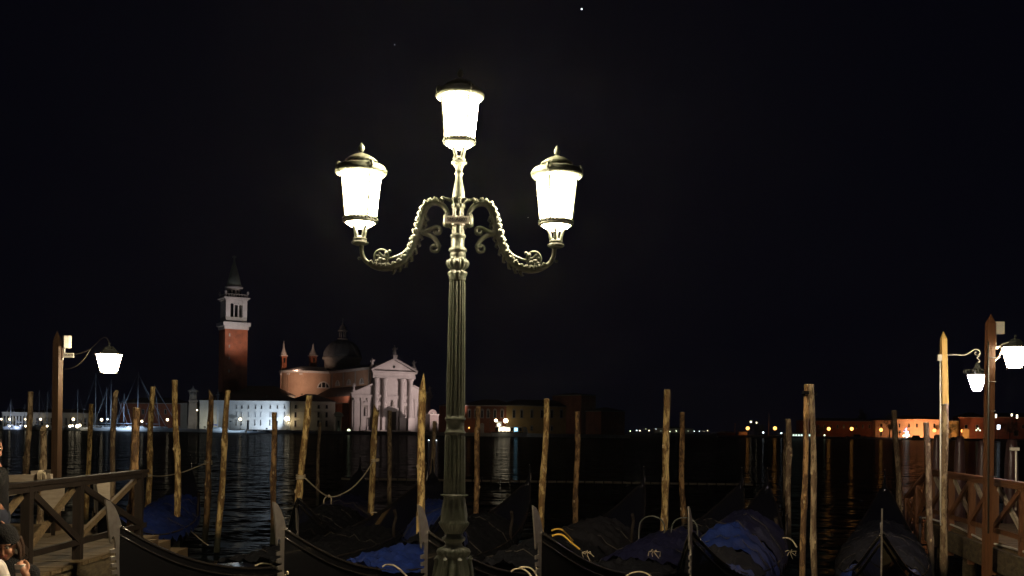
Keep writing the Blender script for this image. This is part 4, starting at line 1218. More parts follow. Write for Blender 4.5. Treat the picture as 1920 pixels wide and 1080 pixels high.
for k in range(5):                                   # thin lesenes with stone caps on the round end
    t = PI / 2 + PI * (k + 0.5) / 5
    p = (tx + (tr_ + .05) * math.cos(t), ty + (tr_ + .05) * math.sin(t))
    o = MB().box((0, 0, 12.6), (.5, .5, 25.2)).build('pilaster', M['salmon'], ch, loc=(p[0], p[1], 0), rot=(0, 0, t))
    MB().box((0.1, 0, 25.4), (.9, 1.4, .7)).build('pilaster_cap', M['stone'], o)
def thermal(name, parent, loc, rz, r):
    f = MB(); n = 14
    pts = [(r * math.cos(PI * k / n), r * math.sin(PI * k / n)) for k in range(n + 1)]
    pin = [(r * .84 * math.cos(PI * k / n), r * .84 * math.sin(PI * k / n)) for k in range(n + 1)]
    for k in range(n):
        f.prism([pts[k], pts[k + 1], pin[k + 1], pin[k]], -.25, .05)
    f.box((0, -.1, 0), (2 * r + .3, .35, .4))
    for x in (-r * .33, r * .33): f.box((x, -.1, r * .42), (.42, .3, r * .84))
    o = f.build(name, M['stone'], parent, loc=loc, rot=(0, 0, rz))
    MB().prism([(p[0] * .98, p[1] * .98) for p in pin], -.06, .02).build('pane', M['dark'], o)
thermal('lunette_window', ch, (5.9, ty - tr_, 19.4), 0, 3.0)
for y_ in (12.0, 27.0, 41.0):
    thermal('lunette_window', ch, (9.0, y_, 20.2), -PI / 2, 2.6)
for y_ in (4.0, 19.5, 34.0, 48.0):
    CB('lesene', 'stone2', [(8.75, 9.0, y_ - .5, y_ + .5, 19, 26.0)])
# dome
dx, dy = 18.3, 59.8
b = MB(); b.lathe([(8.4, 26.5), (8.4, 33.2), (9.3, 33.4), (9.3, 34.3), (8.9, 34.5)], 32, (dx, dy, 0)); b.build('drum', M['stone2'], ch)
b = MB(); b.lathe([(8.8 * math.cos(t), 34.4 + 8.4 * math.sin(t)) for t in [PI / 2 * k / 12 * .97 for k in range(13)]], 40, (dx, dy, 0))
b.build('dome', M['lead'], ch)
b = MB()
for k in range(16):
    t0 = 2 * PI * k / 16
    b.tube([(dx + 8.85 * math.cos(t) * math.cos(t0), dy + 8.85 * math.cos(t) * math.sin(t0), 34.4 + 8.45 * math.sin(t)) for t in [PI / 2 * j / 9 for j in range(10)]], .14, 5)
b.build('dome_rib', M['lead'], ch)
b = MB(); b.lathe([(2.4, 42.5), (2.5, 43.4), (1.7, 43.5)], 16, (dx, dy, 0))
for k in range(8):
    t = 2 * PI * k / 8; b.tube([(dx + 1.6 * math.cos(t), dy + 1.6 * math.sin(t), 43.4), (dx + 1.6 * math.cos(t), dy + 1.6 * math.sin(t), 46.8)], .24, 6)
b.lathe([(2.3, 46.7), (2.3, 47.2), (1.9, 47.4), (1.3, 48.9), (.4, 49.8), (.3, 50.6)], 16, (dx, dy, 0))
b.tube([(dx, dy, 50.4), (dx, dy, 53)], .12, 5)
b.build('dome_lantern', M['stone2'], ch)
for (px, Y, top_, w_) in ((531.5, 506, 638, 15), (586.5, 520, 643, 18)):
    p = P(px, 690, Y); loc = Matrix.Rotation(-PHI, 3, 'Z') @ (p - CO)
    k = Y / F
    r = w_ / 2 * k * .85
    zc = zat(px, 668, Y) - G; z0 = 24; zt_ = zat(px, top_, Y) - G
    o = MB().box((0, 0, (z0 + zc) / 2), (r * 1.5, r * 1.5, zc - z0)).build('turret', M['brick'], ch, loc=(loc.x, loc.y, 0))
    MB().box((0, -r * .75 - .02, zc - 2.0), (.8, .1, 2.2)).build('opening', M['dark'], o)
    MB().box((-r * .75 - .02, 0, zc - 2.0), (.1, .8, 2.2)).build('opening', M['dark'], o)
    b = MB(); b.box((0, 0, zc + .25), (r * 2.0, r * 2.0, .5))
    b.lathe([(r * .85, zc + .5), (r * .95, zc + 1.0), (r * .7, zc + 2.0), (r * .34, zc + 3.6), (r * .2, zc + 5.4), (.12, zt_ - .9), (.05, zt_)], 12)
    b.ball((0, 0, zt_ - .6), .28, 6, 4)
    b.build('turret_spire', M['stone'], o)
# facade
b = MB()
b.prism([(0, 0), (FW, 0), (FW, 15.6), (27.4, 19.4), (27.4, 25.4), (8.6, 25.4), (8.6, 19.4), (0, 15.6)], 0, 1.2)
b.build('facade_wall', M['stone'], ch)
CB('entablature', 'stone', [(8.2, 27.8, -1.9, 0, 22.4, 23.2), (8.3, 27.7, -1.7, 0, 23.2, 24.5), (7.7, 28.3, -2.5, 0, 24.5, 25.4)])
CB('lower_entablature', 'stone', [(-.3, FW + .3, -.35, 0, 13.8, 14.5), (-.7, FW + .7, -.75, 0, 14.5, 15.2)])
b = MB(); b.prism([(8.4, 25.4), (27.6, 25.4), (18, 30.2)], -1.2, .6); b.build('pediment_field', M['stone'], ch)
b = MB()
for x0, z0, x1, z1 in ((7.4, 25.6, 18, 30.7), (28.6, 25.6, 18, 30.7)):
    b.bar((x0, -1.0, z0), (x1, -1.0, z1), 2.8, .75, up=(0, 0, 1))
b.build('pediment_cornice', M['stone'], ch)
for x0, z0, x1, z1 in ((-.9, 15.5, 8.7, 19.8), (FW + .9, 15.5, 27.3, 19.8)):
    MB().bar((x0, -.3, z0), (x1, -.3, z1), 1.3, .6, up=(0, 0, 1)).build('side_cornice', M['stone'], ch)
MB().lathe([(.55, 0), (.55, .2)], 16).build('round_window', M['dark'], ch, loc=(18, -1.15, 27.3), rot=(PI / 2, 0, 0))
for x in (10.0, 14.0, 22.0, 26.0):
    o = MB().box((0, 0, 2.8), (2.9, 2.5, 5.6)).build('pedestal', M['stone'], ch, loc=(x, -1.0, 0))
    MB().box((0, 0, 5.55), (3.2, 2.8, .4)).build('pedestal_cap', M['stone'], o)
    b = MB(); b.lathe([(1.35, 5.6), (1.35, 5.9), (1.1, 6.3), (1.08, 9), (1.04, 14), (.94, 20.4), (1.0, 20.7), (1.15, 21.4), (1.45, 22.1), (1.5, 22.4)], 20)
    b.build('column', M['stone'], ch, loc=(x, -0.9, 0))
for x in (1.3, 4.3, 7.2, 28.8, 31.6, 34.5):
    CB('pilaster', 'stone', [(x - .55, x + .55, -.35, 0, 0, 12.8), (x - .8, x + .8, -.5, 0, 12.8, 13.8), (x - .75, x + .75, -.5, 0, 0, 1.8)])
for x in (5.8, 12.0, 24.0, 30.2):                     # niches with statues
    w_ = 1.5 if x in (12.0, 24.0) else 1.8
    o = MB().box((0, -.03, 8.6), (w_, .1, 4.4)).build('niche', M['stone2'], ch, loc=(x, 0, 0))
    b = MB()
    for sx in (-1, 1): b.box((sx * (w_ / 2 + .25), -.2, 8.4), (.4, .4, 4.9))
    b.box((0, -.25, 11.1), (w_ + 1.4, .5, .5)); b.box((0, -.25, 5.9), (w_ + 1.4, .5, .5))
    b.prism([(-w_ / 2 - .8, 11.3), (w_ / 2 + .8, 11.3), (0, 12.5)], -.5, 0); b.build('niche_frame', M['stone'], o)
    b = MB(); b.lathe([(.5, 6.2), (.55, 6.8), (.42, 8), (.5, 8.9), (.2, 9.5)], 8, (0, -.25, 0)); b.ball((0, -.25, 9.75), .28, 8, 6); b.build('statue', M['stone'], o)
b = MB(); b.box((0, -.3, 3.9), (4.0, .5, 7.8))
o = MB().box((0, -.04, 4.0), (3.4, .12, 8.0)).build('door', M['dpost'], ch, loc=(18, -.1, 0.3))
b = MB(); b.box((-2.05, -.25, 4.2), (.6, .6, 8.4)); b.box((2.05, -.25, 4.2), (.6, .6, 8.4)); b.box((0, -.3, 8.7), (5.4, .7, .7))
b.prism([(3.0 * math.cos(PI * k / 10), 9.0 + 1.3 * math.sin(PI * k / 10)) for k in range(11)], -.6, 0)
b.build('door_frame', M['stone'], o)
b = MB(); b.lathe([(.9, 10.2), (.5, 10.8), (.55, 11.6), (.3, 12.2)], 10, (0, -.3, 0)); b.ball((0, -.3, 12.5), .42, 8, 6); b.build('bust', M['stone2'], o)
for k in range(4):
    CB('step', 'stone2', [(5 - k * .4, 31 + k * .4, -3.4 - k * .45, -1.2, 0 - .0 + .45 - k * .14 - .14, .45 - k * .14 + .0)])
def statue(parent, loc, h, name='statue'):
    b = MB()
    b.box((0, 0, h * .12), (h * .3, h * .3, h * .24)); b.box((0, 0, h * .26), (h * .38, h * .38, h * .05))
    b.lathe([(h * .13, h * .28), (h * .14, h * .4), (h * .10, h * .6), (h * .14, h * .76), (h * .08, h * .84)], 10)
    b.ball((0, 0, h * .91), h * .062, 8, 6)
    b.tube([(h * .10, 0, h * .76), (h * .19, -.1, h * .68), (h * .22, -.2, h * .84)], h * .035, 6)
    b.tube([(-h * .10, 0, h * .76), (-h * .18, -.1, h * .62)], h * .035, 6)
    return b.build(name, M['stone'], parent, loc=loc)
statue(ch, (18, -1.6, 30.6), 6.0)
statue(ch, (8.4, -.4, 26.0), 4.9); statue(ch, (27.6, -.4, 26.0), 4.9)
statue(ch, (0.4, -.2, 15.8), 4.2); statue(ch, (35.4, -.2, 15.8), 4.2)

# ---- bell tower
cp = P(435, hor(435), 481)
bt = empty('bell_tower', (cp.x, cp.y, G), PHI, 'tall red brick bell tower with white belfry and pointed green-grey spire, left of the church', 'bell tower')
zz = lambda py: zat(435, py, 481) - G
a = 5.0
b = MB(); b.box((0, 0, zz(619) / 2), (2 * a, 2 * a, zz(619))); b.build('shaft', M['brick'], bt)
for sd in (-1, 0, 1):
    for face in range(4):
        o = MB().box((sd * a * .62, -a - .06, zz(619) / 2 + 6), (.9, .14, zz(619) - 14)).build('lesene', M['brick'], bt, rot=(0, 0, face * PI / 2))
for k, z_ in enumerate((630, 651, 673, 697)):
    MB().box((-3.1 * (1 if k % 2 else .98), -a - .16, zz(z_)), (.55, .1, 1.3)).build('slit_window', M['stone2'], bt)
b = MB(); b.box((0, 0, (zz(619) + zz(613)) / 2), (2 * a + .8, 2 * a + .8, zz(613) - zz(619))); b.box((0, 0, (zz(613) + zz(606)) / 2), (2 * a + 2.0, 2 * a + 2.0, zz(606) - zz(613)))
b.build('belfry_base', M['stone'], bt)
b = MB(); b.box((0, 0, (zz(606) + zz(596)) / 2), (2 * a - .6, 2 * a - .6, zz(596) - zz(606))); b.build('belfry_parapet', M['stone2'], bt)
zb, zt_ = zz(596), zz(564)
b = MB()
for sx in (-1, 1):
    for sy in (-1, 1): b.box((sx * (a - 1.3), sy * (a - 1.3), (zb + zt_) / 2), (2.0, 2.0, zt_ - zb))
b.box((0, 0, zt_ - .6), (2 * a - 1.2, 2 * a - 1.2, 1.6)); b.build('belfry_pier', M['stone'], bt)
for face in range(4):
    b = MB()
    for x in (-.95, .95): b.lathe([(.34, 0), (.30, .4), (.28, zt_ - zb - 2.0), (.4, zt_ - zb - 1.5)], 10, (x, -a + .9, zb))
    b.prism([(-2.8, zt_ - 2.3)] + [(-1.9 + .8 * math.cos(PI - PI * k / 6), zt_ - 2.3 + .7 * math.sin(PI * k / 6)) for k in range(7)] + [(2.8, zt_ - 2.3), (2.8, zt_ - 1.2), (-2.8, zt_ - 1.2)], -a + .7, -a + 1.1)
    b.build('belfry_column', M['stone'], bt, rot=(0, 0, face * PI / 2))
MB().box((0, 0, (zb + zt_) / 2), (3.6, 3.6, zt_ - zb - .4)).build('belfry_core', M['dark'], bt)
b = MB(); b.box((0, 0, zt_ + .25), (2 * a + .2, 2 * a + .2, .7)); b.box((0, 0, zt_ + .8), (2 * a + 1.6, 2 * a + 1.6, .55)); b.build('belfry_cornice', M['stone'], bt)
b = MB()
for face in range(4):
    for k in range(9):
        x = -a + .3 + k * (2 * a - .6) / 8
        p = Matrix.Rotation(face * PI / 2, 3, 'Z') @ Vector((x, -a + .1, zt_ + 1.7)); b.box(p, (.28, .28, 1.3))
    p = Matrix.Rotation(face * PI / 2, 3, 'Z') @ Vector((0, -a + .1, zt_ + 2.4)); b.box(p, (2 * a + .2, .36, .22), face * PI / 2)
b.build('balustrade', M['stone2'], bt)
for sx in (-1, 1):
    for sy in (-1, 1): MB().ball((sx * (a - .1), sy * (a - .1), zt_ + 3.3), .55, 8, 6, (1, 1, 1.5)).build('corner_finial', M['stone'], bt)
b = MB(); b.lathe([(3.1, zt_ + 1.0), (3.1, zz(542))], 12, smooth=False); b.build('drum', M['stone2'], bt)
for k in range(12):
    t = 2 * PI * (k + .5) / 12; MB().box((0, -3.05, (zt_ + 1 + zz(543)) / 2), (.8, .2, 2.8)).build('arch_opening', M['dark'], bt, rot=(0, 0, t))
b = MB(); b.lathe([(3.1, zz(542)), (4.0, zz(541)), (4.0, zz(538)), (3.4, zz(537))], 16); b.build('drum_cornice', M['stone'], bt)
b = MB(); b.lathe([(3.4, zz(537)), (2.1, zz(515)), (.85, zz(496)), (.35, zz(489)), (.5, zz(488)), (.2, zz(486))], 16, smooth=True); b.build('spire', M['copper'], bt)
b = MB(); b.lathe([(.35, zz(487)), (.42, zz(484)), (.2, zz(481))], 8); b.ball((0, 0, zz(480)), .28, 8, 6); b.bar((-.9, .2, zz(481.5)), (.9, .2, zz(481.5)), .1, .8, up=(0, 0, 1)); b.build('angel', M['copper'], bt)

# ---- monastery and neighbours
r1, r2, r3 = (760, 766.5), (772.6, 782), (787, 798)
w = [(x, r1[0], r1[1], 2.6) for x in (443.6, 453.3, 465.7, 479, 490, 506.5, 519.7, 533)]
w += [(x, r2[0], r2[1], 2.4, 'shutter') for x in (443.6, 452.5, 466, 478.5, 488.8, 506.3, 519.5)] + [(533, r2[0], r2[1], 1.8)]
w += [(x, r3[0], r3[1], 2.2) for x in (442.7, 452.3, 478, 488.8, 506, 532.3)] + [(465, 788, 807.5, 4.5, 'dark', 'door'), (519.5, 789, 807.5, 3.2, 'dark', 'door')]
house('monastery_wing', 'long white three-storey building washed in cold blue-white light beside the quay', 'building', (374, 447), (543, 440), 752.5, 16, 'white', 'tile', 3.2, w, 'monastery buildings', surround='white')
w = [(x, 759.5, 766, 3.6) for x in (553.7, 574, 596.8, 612)] + [(x, 773, 782.5, 3.6) for x in (553.7, 574, 596.8, 612)] + [(x, 788.5, 800, 3.6) for x in (553.7, 574, 596.8, 612)]
hb_ = house('monastery_wing', 'dim beige three-storey building between the white one and the church', 'building', (543.6, 440.6), (628, 446), 754, 16, 'beige', 'tile', 3.2, w, 'monastery buildings')
MB().box((9.2, -.12, 7.6), (18.2, .2, .3)).build('string_course', M['stone2'], hb_)
house('rear_wing', 'dark low-roofed building behind the white wing, right of the bell tower', 'building', (404, 476), (528, 470), 741, 14, 'beige', 'tile', 4.0, (), 'monastery buildings')
# small garden gate and chapel
gt = house('garden_gate', 'pale curved baroque gate between the beige building and the church', 'gate', (629, 441), (640, 442), 782, 1.2, 'stone', 'tile', 0, [(634.5, 789, 808, 4, 'dark', 'opening')], cornice=True)
MB().prism([(2.2 * math.cos(PI * k / 8) + 1.2, 1.9 * math.sin(PI * k / 8) + zat(634, 782, 441) - G + .3) for k in range(9)], .1, 1.0).build('gable', M['stone'], gt)
house('red_wall', 'dark brick side building in the shade left of the church front', 'building', (641, 452), (659, 456), 757, 6, 'brick', 'tile', 0)
cp_ = house('chapel', 'small pinkish chapel with round-topped gable and arched door right of the church', 'chapel', (806, 446), (822, 450), 778, 7, 'stone3', 'tile', 0, [(811, 792, 808, 4.2, 'dark', 'door'), (818.5, 792, 808, 2.4), (810, 773.5, 777.5, 2.4, 'dark', 'round_window')], cornice=True)
MB().prism([(2.6 * math.cos(PI * k / 8) + 1.6, 2.0 * math.sin(PI * k / 8) + zat(812, 778, 447) - G + .3) for k in range(9)], .05, .9).build('gable', M['stone3'], cp_)
house('convent_house', 'dim reddish house between the chapel and the big lamp shaft', 'building', (823, 458), (862, 458), 762, 12, 'brick', 'tile', 1.5)
w = [(x, 769.5, 783, 4.0) for x in (880, 891.5, 903.5, 915, 927.8, 941)] + [(904, 797, 811, 5, 'stone', 'doorway')]
house('barracks', 'long red-brown building with hooded white-framed windows behind the lit ferry stop', 'building', (864, 447), (948, 440), 761.5, 14, 'brick', 'tile', 2.6, w, 'red buildings on the island quay', surround='stone', hood=True)
w = [(x, 769.5, 783, 4.0) for x in (963, 977.5, 996.6, 1015.5, 1034, 1052, 1070)] + [(x, 800, 807, 3.4) for x in (996.6, 1034, 1070)]
house('barracks', 'long ochre continuation of the barracks, fading into darkness to the right', 'building', (948.8, 440.6), (1088, 450), 762.5, 14, 'ochre', 'tile', 2.6, w, 'red buildings on the island quay', surround='stone2', hood=True)
house('tower_block', 'taller dim red-brown block at the right end of the long building', 'building', (1089, 441), (1116, 446), 742, 18, 'brick', 'tile', 1.0, (), 'red buildings on the island quay')
house('brick_shed', 'plain low red brick block standing last on the island, right of the tower block', 'building', (1127, 429), (1171, 433), 772, 14, 'brick', 'tile', 1.6, (), 'red buildings on the island quay')

# marina side
pw = []
ha = house('portico_house', 'low marina building with a row of pale columns at the far left', 'building', (4, 449), (60, 448), 774, 10, 'white', 'tile', 1.6, [(x, 780, 800, 3.2, 'dark', 'bay') for x in range(9, 58, 6)], 'marina buildings', surround='white')
house('marina_house', 'long dim marina building behind the moored yachts', 'building', (61, 449), (168, 450), 775, 10, 'beige', 'tile', 1.6, [(x, 784, 797, 3.4) for x in range(70, 165, 9)], 'marina buildings')
house('boathouse', 'dark building with a warm lit doorway behind the white yachts', 'building', (225, 462), (338, 458), 757, 12, 'brick', 'tile', 2.4, [(x, 768, 776, 3) for x in range(240, 330, 14)], 'marina buildings')
house('gatehouse', 'pale house edge with a bright arched opening left of the long white wing', 'building', (338, 456), (350, 454), 757, 10, 'beige', 'tile', 1.0, (), 'marina buildings')
lt = P(361, hor(361), 452)
lh = empty('lighthouse', (lt.x, lt.y, G), R(20), 'small dark stone harbour tower with battered top beside the yachts', 'tower')
z1 = zat(361, 750, 452) - G; z2 = zat(361, 728, 452) - G
MB().lathe([(3.1, 0), (2.7, 2), (2.2, z1 - 1), (2.6, z1 - .6), (2.6, z1)], 4, smooth=False, a0=PI / 4).build('shaft', M['stone2'], lh)
b = MB()
for k in range(4):
    t = PI / 4 + k * PI / 2; b.tube([(1.6 * math.cos(t), 1.6 * math.sin(t), z1), (1.6 * math.cos(t), 1.6 * math.sin(t), z2 - 1.4)], .3, 6)
b.lathe([(1.3, z1), (1.3, z2 - 1.4)], 8); b.lathe([(2.2, z2 - 1.4), (2.2, z2 - 1.0), (.3, z2), (.1, z2 + 1.2)], 12); b.build('lantern_room', M['stone2'], lh)

# ---- across the wide canal
house('long_house', 'long dim low building behind the orange lamps, middle right', 'building', (1500, 775), (1640, 772), 790, 14, 'brick', 'tile', 2, [(x, 797, 803, 2.6) for x in range(1510, 1636, 12)], 'canal-front houses')
house('corner_house', 'orange-lit house end just left of the pile before the pink building', 'building', (1641, 768), (1673, 770), 789, 16, 'pink', 'tile', 1.5, [(1652, 795, 800, 4.6), (1667, 796, 801, 4.0), (1652, 808, 817, 3.5)], 'canal-front houses', surround='pink')
w = [(x, 794.5, 801.5, 3.4) for x in (1686, 1704, 1719, 1736, 1751.5, 1762)] + [(x, 807, 812.5, 3.6) for x in (1687, 1704)]
house('palazzo', 'pink two-storey building with dark windows and tiled roof glowing in orange lamplight', 'building', (1681, 768), (1766, 768), 787, 18, 'pink', 'tile2', 2.6, w, 'canal-front houses', surround='pink')
house('garden_house', 'small orange-lit house behind the golden-topped post', 'building', (1786, 772), (1797, 772), 790, 8, 'ochre', 'tile', 1, (), 'canal-front houses')
bh = house('brick_church', 'dark red brick gabled building with one arched window, right of the golden-topped post', 'building', (1799, 774), (1850, 772), 783, 16, 'brick', 'tile', 3.5, [(1811, 797, 803, 4.6), (1832, 797, 803, 4.2)], 'canal-front houses', surround='stone2')
house('garden_wall', 'small wall glowing yellow beside an orange lamp', 'wall', (1806, 757), (1817, 757), 804.5, 2, 'ochre', 'tile', 0, (), cornice=False)
house('mill_house', 'dark building with tall lit windows behind the right jetty', 'building', (1853, 775), (1985, 772), 783, 18, 'brick', 'tile', 3, [(1905, 807, 817, 7), (1918, 797, 803, 3.4)], 'canal-front houses', surround='stone2')
house('landing_shed', 'small bright orange-lit hut on the quay below the first orange lamp', 'hut', (1385, 757), (1401, 757), 810, 5, 'pink', 'tile', .5, ())
house('boat_shed', 'low brown shed at the left tip of the far quay', 'shed', (1347, 756), (1379, 756), 812, 6, 'brick', 'tile', .8, ())
house('glass_pavilion', 'long low pavilion with a white-green lit glass front left of the crossed piles', 'pavilion', (1484, 757), (1522, 757), 812.5, 6, 'white', 'tile', .3, [(x, 814.5, 819, 3.6, 'glow', 'window') for x in range(1488, 1521, 5)])
# ------------------------------------------------------------------ trees, lamps, boats over there
def tree(label, px, top, w, Y, base=None, m='foliage', tall=1.0, group='trees across the canal', n=900):
    p = P(px, hor(px), Y); zt = zat(px, top, Y) - G; r = w / 2 / F * Y
    e = empty('tree', (p.x, p.y, G), 0, label, 'tree', group)
    b = MB(); b.tube([(0, 0, -.3), (.1, 0, zt * .3), (0, .1, zt * .6)], [.35, .28, .12], 8)
    for k in range(5):
        t = k * 1.3; b.tube([(0, 0, zt * .3), (r * .5 * math.cos(t), r * .5 * math.sin(t), zt * (.5 + .06 * k))], [.16, .05], 5)
    b.build('trunk', M['trunk'], e)
    rn = random.Random(int(px))
    b = MB(); cl = [(rn.uniform(-.6, .6) * r, rn.uniform(-.6, .6) * r, zt * rn.uniform(.38, .85), r * rn.uniform(.35, .6)) for _ in range(9)]
    for _ in range(n):
        c = rn.choice(cl); v = Vector((rn.gauss(0, 1), rn.gauss(0, 1), rn.gauss(0, 1))).normalized() * c[3] * rn.uniform(.6, 1.05)
        q = Vector(c[:3]) + Vector((v.x, v.y, v.z * 1.25)); q.z = min(q.z, zt)
        a = Vector((rn.uniform(-1, 1), rn.uniform(-1, 1), rn.uniform(-1, 1))).normalized() * .32; d = a.cross(Vector((rn.uniform(-1, 1), rn.uniform(-1, 1), .3))).normalized() * .25
        b.add([q - a, q + d, q + a, q - d], [(0, 1, 2, 3)])
    b.build('crown', M[m], e, fix=False)
    return e
tree('tall narrow dark tree rising above the roofs right of the crossed piles', 1616, 755, 20, 792)
tree('broad tree between the long house and the pink building', 1668, 774, 26, 752)
tree('tree dark against the right end of the pink building', 1755, 776, 22, 782)
tree('dark spreading tree right of the red-brown post', 1893, 787, 44, 752)
tree('small tree beside the white lit pavilion', 1540, 800, 16, 770, n=400)
tree('tree behind the first two orange lamps', 1424, 796, 34, 775, n=600)
tree('dark bush behind the orange lit garden wall', 1782, 795, 22, 765, n=400)
tree('dark tree behind the garden gate of the island church', 634, 758, 16, 462, group='island trees', n=500)

M['orange'] = emit('sodium_globe', (1.0, 0.42, 0.09), 5)
M['cold'] = emit('cold_globe', (0.78, 0.90, 1.0), 5)
M['warmg'] = emit('warm_white_globe', (1.0, 0.84, 0.55), 6)
M['greeng'] = emit('greenish_globe', (0.85, 1.0, 0.62), 3)
M['glow2'] = emit('lit_cabin_glass', (1.0, 0.86, 0.60), 4)
M['cyan'] = emit('lit_blue_screen', (0.35, 0.75, 1.0), 3)
M['blueg'] = emit('blue_light', (0.45, 0.55, 1.0), 5)
globe = {}
def street_lamp(label, px, py, Y, m, r=.38, group=None, arms=1, base=G, pole=True):
    p = P(px, py, Y)
    e = empty('lamp', (p.x, p.y, base), 0, label, 'lamp', group)
    if pole:
        b = MB(); b.tube([(0, .05, 0), (0, .05, p.z - base - r * .8)], [.10, .06], 6); b.lathe([(.2, 0), (.16, .5), (.08, .6)], 8, (0, .05, 0)); b.build('pole', M['metal'], e)
    key = (m, r)
    if key not in globe:
        me = MB().ball((0, 0, 0), r, 8, 5).mesh('globe'); me.materials.append(M[m]); globe[key] = me
    offs = [(0, 0)] if arms == 1 else [(-r * 2.2, -.2), (0, r * 1.6), (r * 2.4, -.3)]
    for dx_, dz_ in offs:
        link_mesh('globe', globe[key], e, (dx_, 0, p.z - base + dz_))
    if pole:
        MB().lathe([(r * .5, p.z - base + r * .75), (.06, p.z - base + r * 1.2)], 8).build('cap', M['metal'], e)
    return e
og = 'orange lamps along the far quay'
for lab, px, py in (('first orange lamp from the left on the far quay, above the lit hut', 1402, 803), ('second orange lamp, right of the slim mast on the far quay', 1453, 803), ('orange lamp just right of the crossed piles', 1554, 804),
                    ('orange lamp below the tall narrow tree', 1597, 804), ('orange lamp before the corner house', 1652, 806), ('orange lamp before the pink building, left of the golden-topped post', 1752, 807), ('orange lamp beside the yellow glowing wall', 1805, 808)):
    street_lamp(lab, px, py, 761 if px > 1500 else 753, 'orange', 1.25, og)
street_lamp('three-globe greenish lamp between the two jetty lamp posts', 1834, 806, 748, 'greeng', .55, arms=3)
wl_ = 'small white lamps on the far quay'
for lab, px, py, r in (('white lamp between the first two orange lamps', 1431, 811, .6), ('white lamp at the water under the first orange lamp', 1402.5, 822, .4), ('white lamp right of the second orange lamp', 1465, 812, .5), ('greenish lamp left of the third orange lamp', 1546, 816, .55)):
    street_lamp(lab, px, py, 746, 'greeng' if '1546' in str(px) else 'cold', r, wl_)
def lit(name, label, cat, px, py, w, h, Y, m, group=None):
    p = P(px, py, Y); a, c = w / F * Y, h / F * Y
    e = MB().box((0, 0, 0), (a, .3, c)).build(name, M[m], loc=p)
    tag(e, label, cat, group)
    MB().box((0, .25, 0), (a + .3, .2, c + .3)).build('casing', M['metal'], e)
    q = MB(); q.tube([(0, .4, -c / 2), (0, .4, -(p.z - G) + .0)], .12, 6); q.build('stand', M['metal'], e)
    return e
lit('light_panel', 'bluish white glowing panel over the roofs just right of the crossed piles', 'light panel', 1536, 793, 10, 5, 790, 'cold')
lit('light_panel', 'narrow blue glowing strip right of the white panel', 'light panel', 1550, 793, 1.8, 4.5, 790, 'blueg')
lit('light_panel', 'small amber glowing window light over the first orange lamp', 'light panel', 1408, 791, 3, 3, 800, 'glow2')
lit('light_panel', 'second small amber glowing window light over the far quay', 'light panel', 1418.5, 792.5, 2, 2.4, 800, 'glow2')
lit('wall_lamp', 'pinkish wall light left of its row high on the dark building, by the red-brown post', 'wall lamp', 1867.5, 780, 2.6, 7, 771, 'glow2')
lit('wall_lamp', 'white wall light in the middle of the row high on the dark building', 'wall lamp', 1897, 778, 2.6, 4.5, 771, 'glow2')
lit('wall_lamp', 'pinkish wall light at the right of the row high on the dark building', 'wall lamp', 1907, 781, 2.8, 7, 771, 'glow2')
lit('oval_light', 'white oval light left of the red-brown post', 'light panel', 1849, 801, 2.4, 7, 770, 'cold')
lit('oval_light', 'white oval light right of the red-brown post', 'light panel', 1872.5, 801, 5.5, 8.5, 770, 'cold')
p = P(1441, hor(1441), 760)
tag(MB().tube([(p.x, p.y, G), (p.x, p.y, zat(1441, 774, 760))], [.25, .12], 6).build('flagpole', M['pink']), 'slim reddish mast rising left of the second orange lamp', 'flagpole')
p = P(1378, hor(1378), 752)
b = MB(); b.tube([(p.x, p.y, G), (p.x, p.y, zat(1378, 797, 752))], .2, 6); b.ball((p.x, p.y, zat(1378, 795, 752)), .6, 8, 5)
tag(b.build('beacon', M['pink']), 'small reddish beacon post left of the orange-lit hut', 'beacon')
# decorated boat and others on the far quay
def small_boat(label, px, Y, Lp, m, lights=None, cab=True, group='boats moored at the far quay', dark=False):
    p = P(px, hor(px), Y); L = Lp / F * Y
    e = empty('boat', (p.x, p.y, 0), R(random.uniform(-4, 4)), label, 'boat', group)
    b = MB(); n = 12; vs = []; fs = []
    for i in range(n + 1):
        u = i / n; w_ = L * .14 * math.sin(PI * (.12 + .86 * u)) ** .6; s_ = L * .10 + L * .05 * abs(2 * u - 1) ** 2
        vs += [((u - .5) * L, -w_, s_), ((u - .5) * L * .92, -w_ * .6, -.1), ((u - .5) * L * .92, w_ * .6, -.1), ((u - .5) * L, w_, s_)]
    for i in range(n):
        for j in range(4): fs.append((i * 4 + j, i * 4 + (j + 1) % 4, i * 4 + 4 + (j + 1) % 4, i * 4 + 4 + j))
    fs += [(0, 1, 2, 3), tuple(n * 4 + j for j in (3, 2, 1, 0))]
    b.add(vs, fs, True); b.build('hull', M[m], e)
    if cab:
        o = MB().prism([(-L * .18, L * .09), (L * .22, L * .09), (L * .16, L * .24), (-L * .14, L * .24)], -L * .09, L * .09).build('cabin', M[m], e)
        MB().prism([(-L * .13, L * .14), (L * .17, L * .14), (L * .145, L * .21), (-L * .11, L * .21)], -L * .093, L * .093).build('window', M['dark'], o)
    return e
small_boat('dark boat moored before the pink building', 1717, 739, 36, 'tarpk')
small_boat('pinkish-grey boat moored below the tall narrow tree', 1606, 738, 38, 'stone2')
small_boat('small dark boat before the garden wall', 1788, 739, 26, 'tarpk')
e = small_boat('boat hung with bright white and blue lights before the pink building', 1699, 738, 20, 'stone2', cab=False)
b = MB()
for dx_, dz_, r_ in ((0, 3.6, .9), (-1.6, 2.6, .8), (1.6, 3.0, .9), (.5, 2.1, .8), (-.3, 4.8, .5), (.8, 4.0, .6)): b.ball((dx_, 0, dz_), r_, 7, 5)
b.build('light_string', M['glow2'], e)
b = MB()
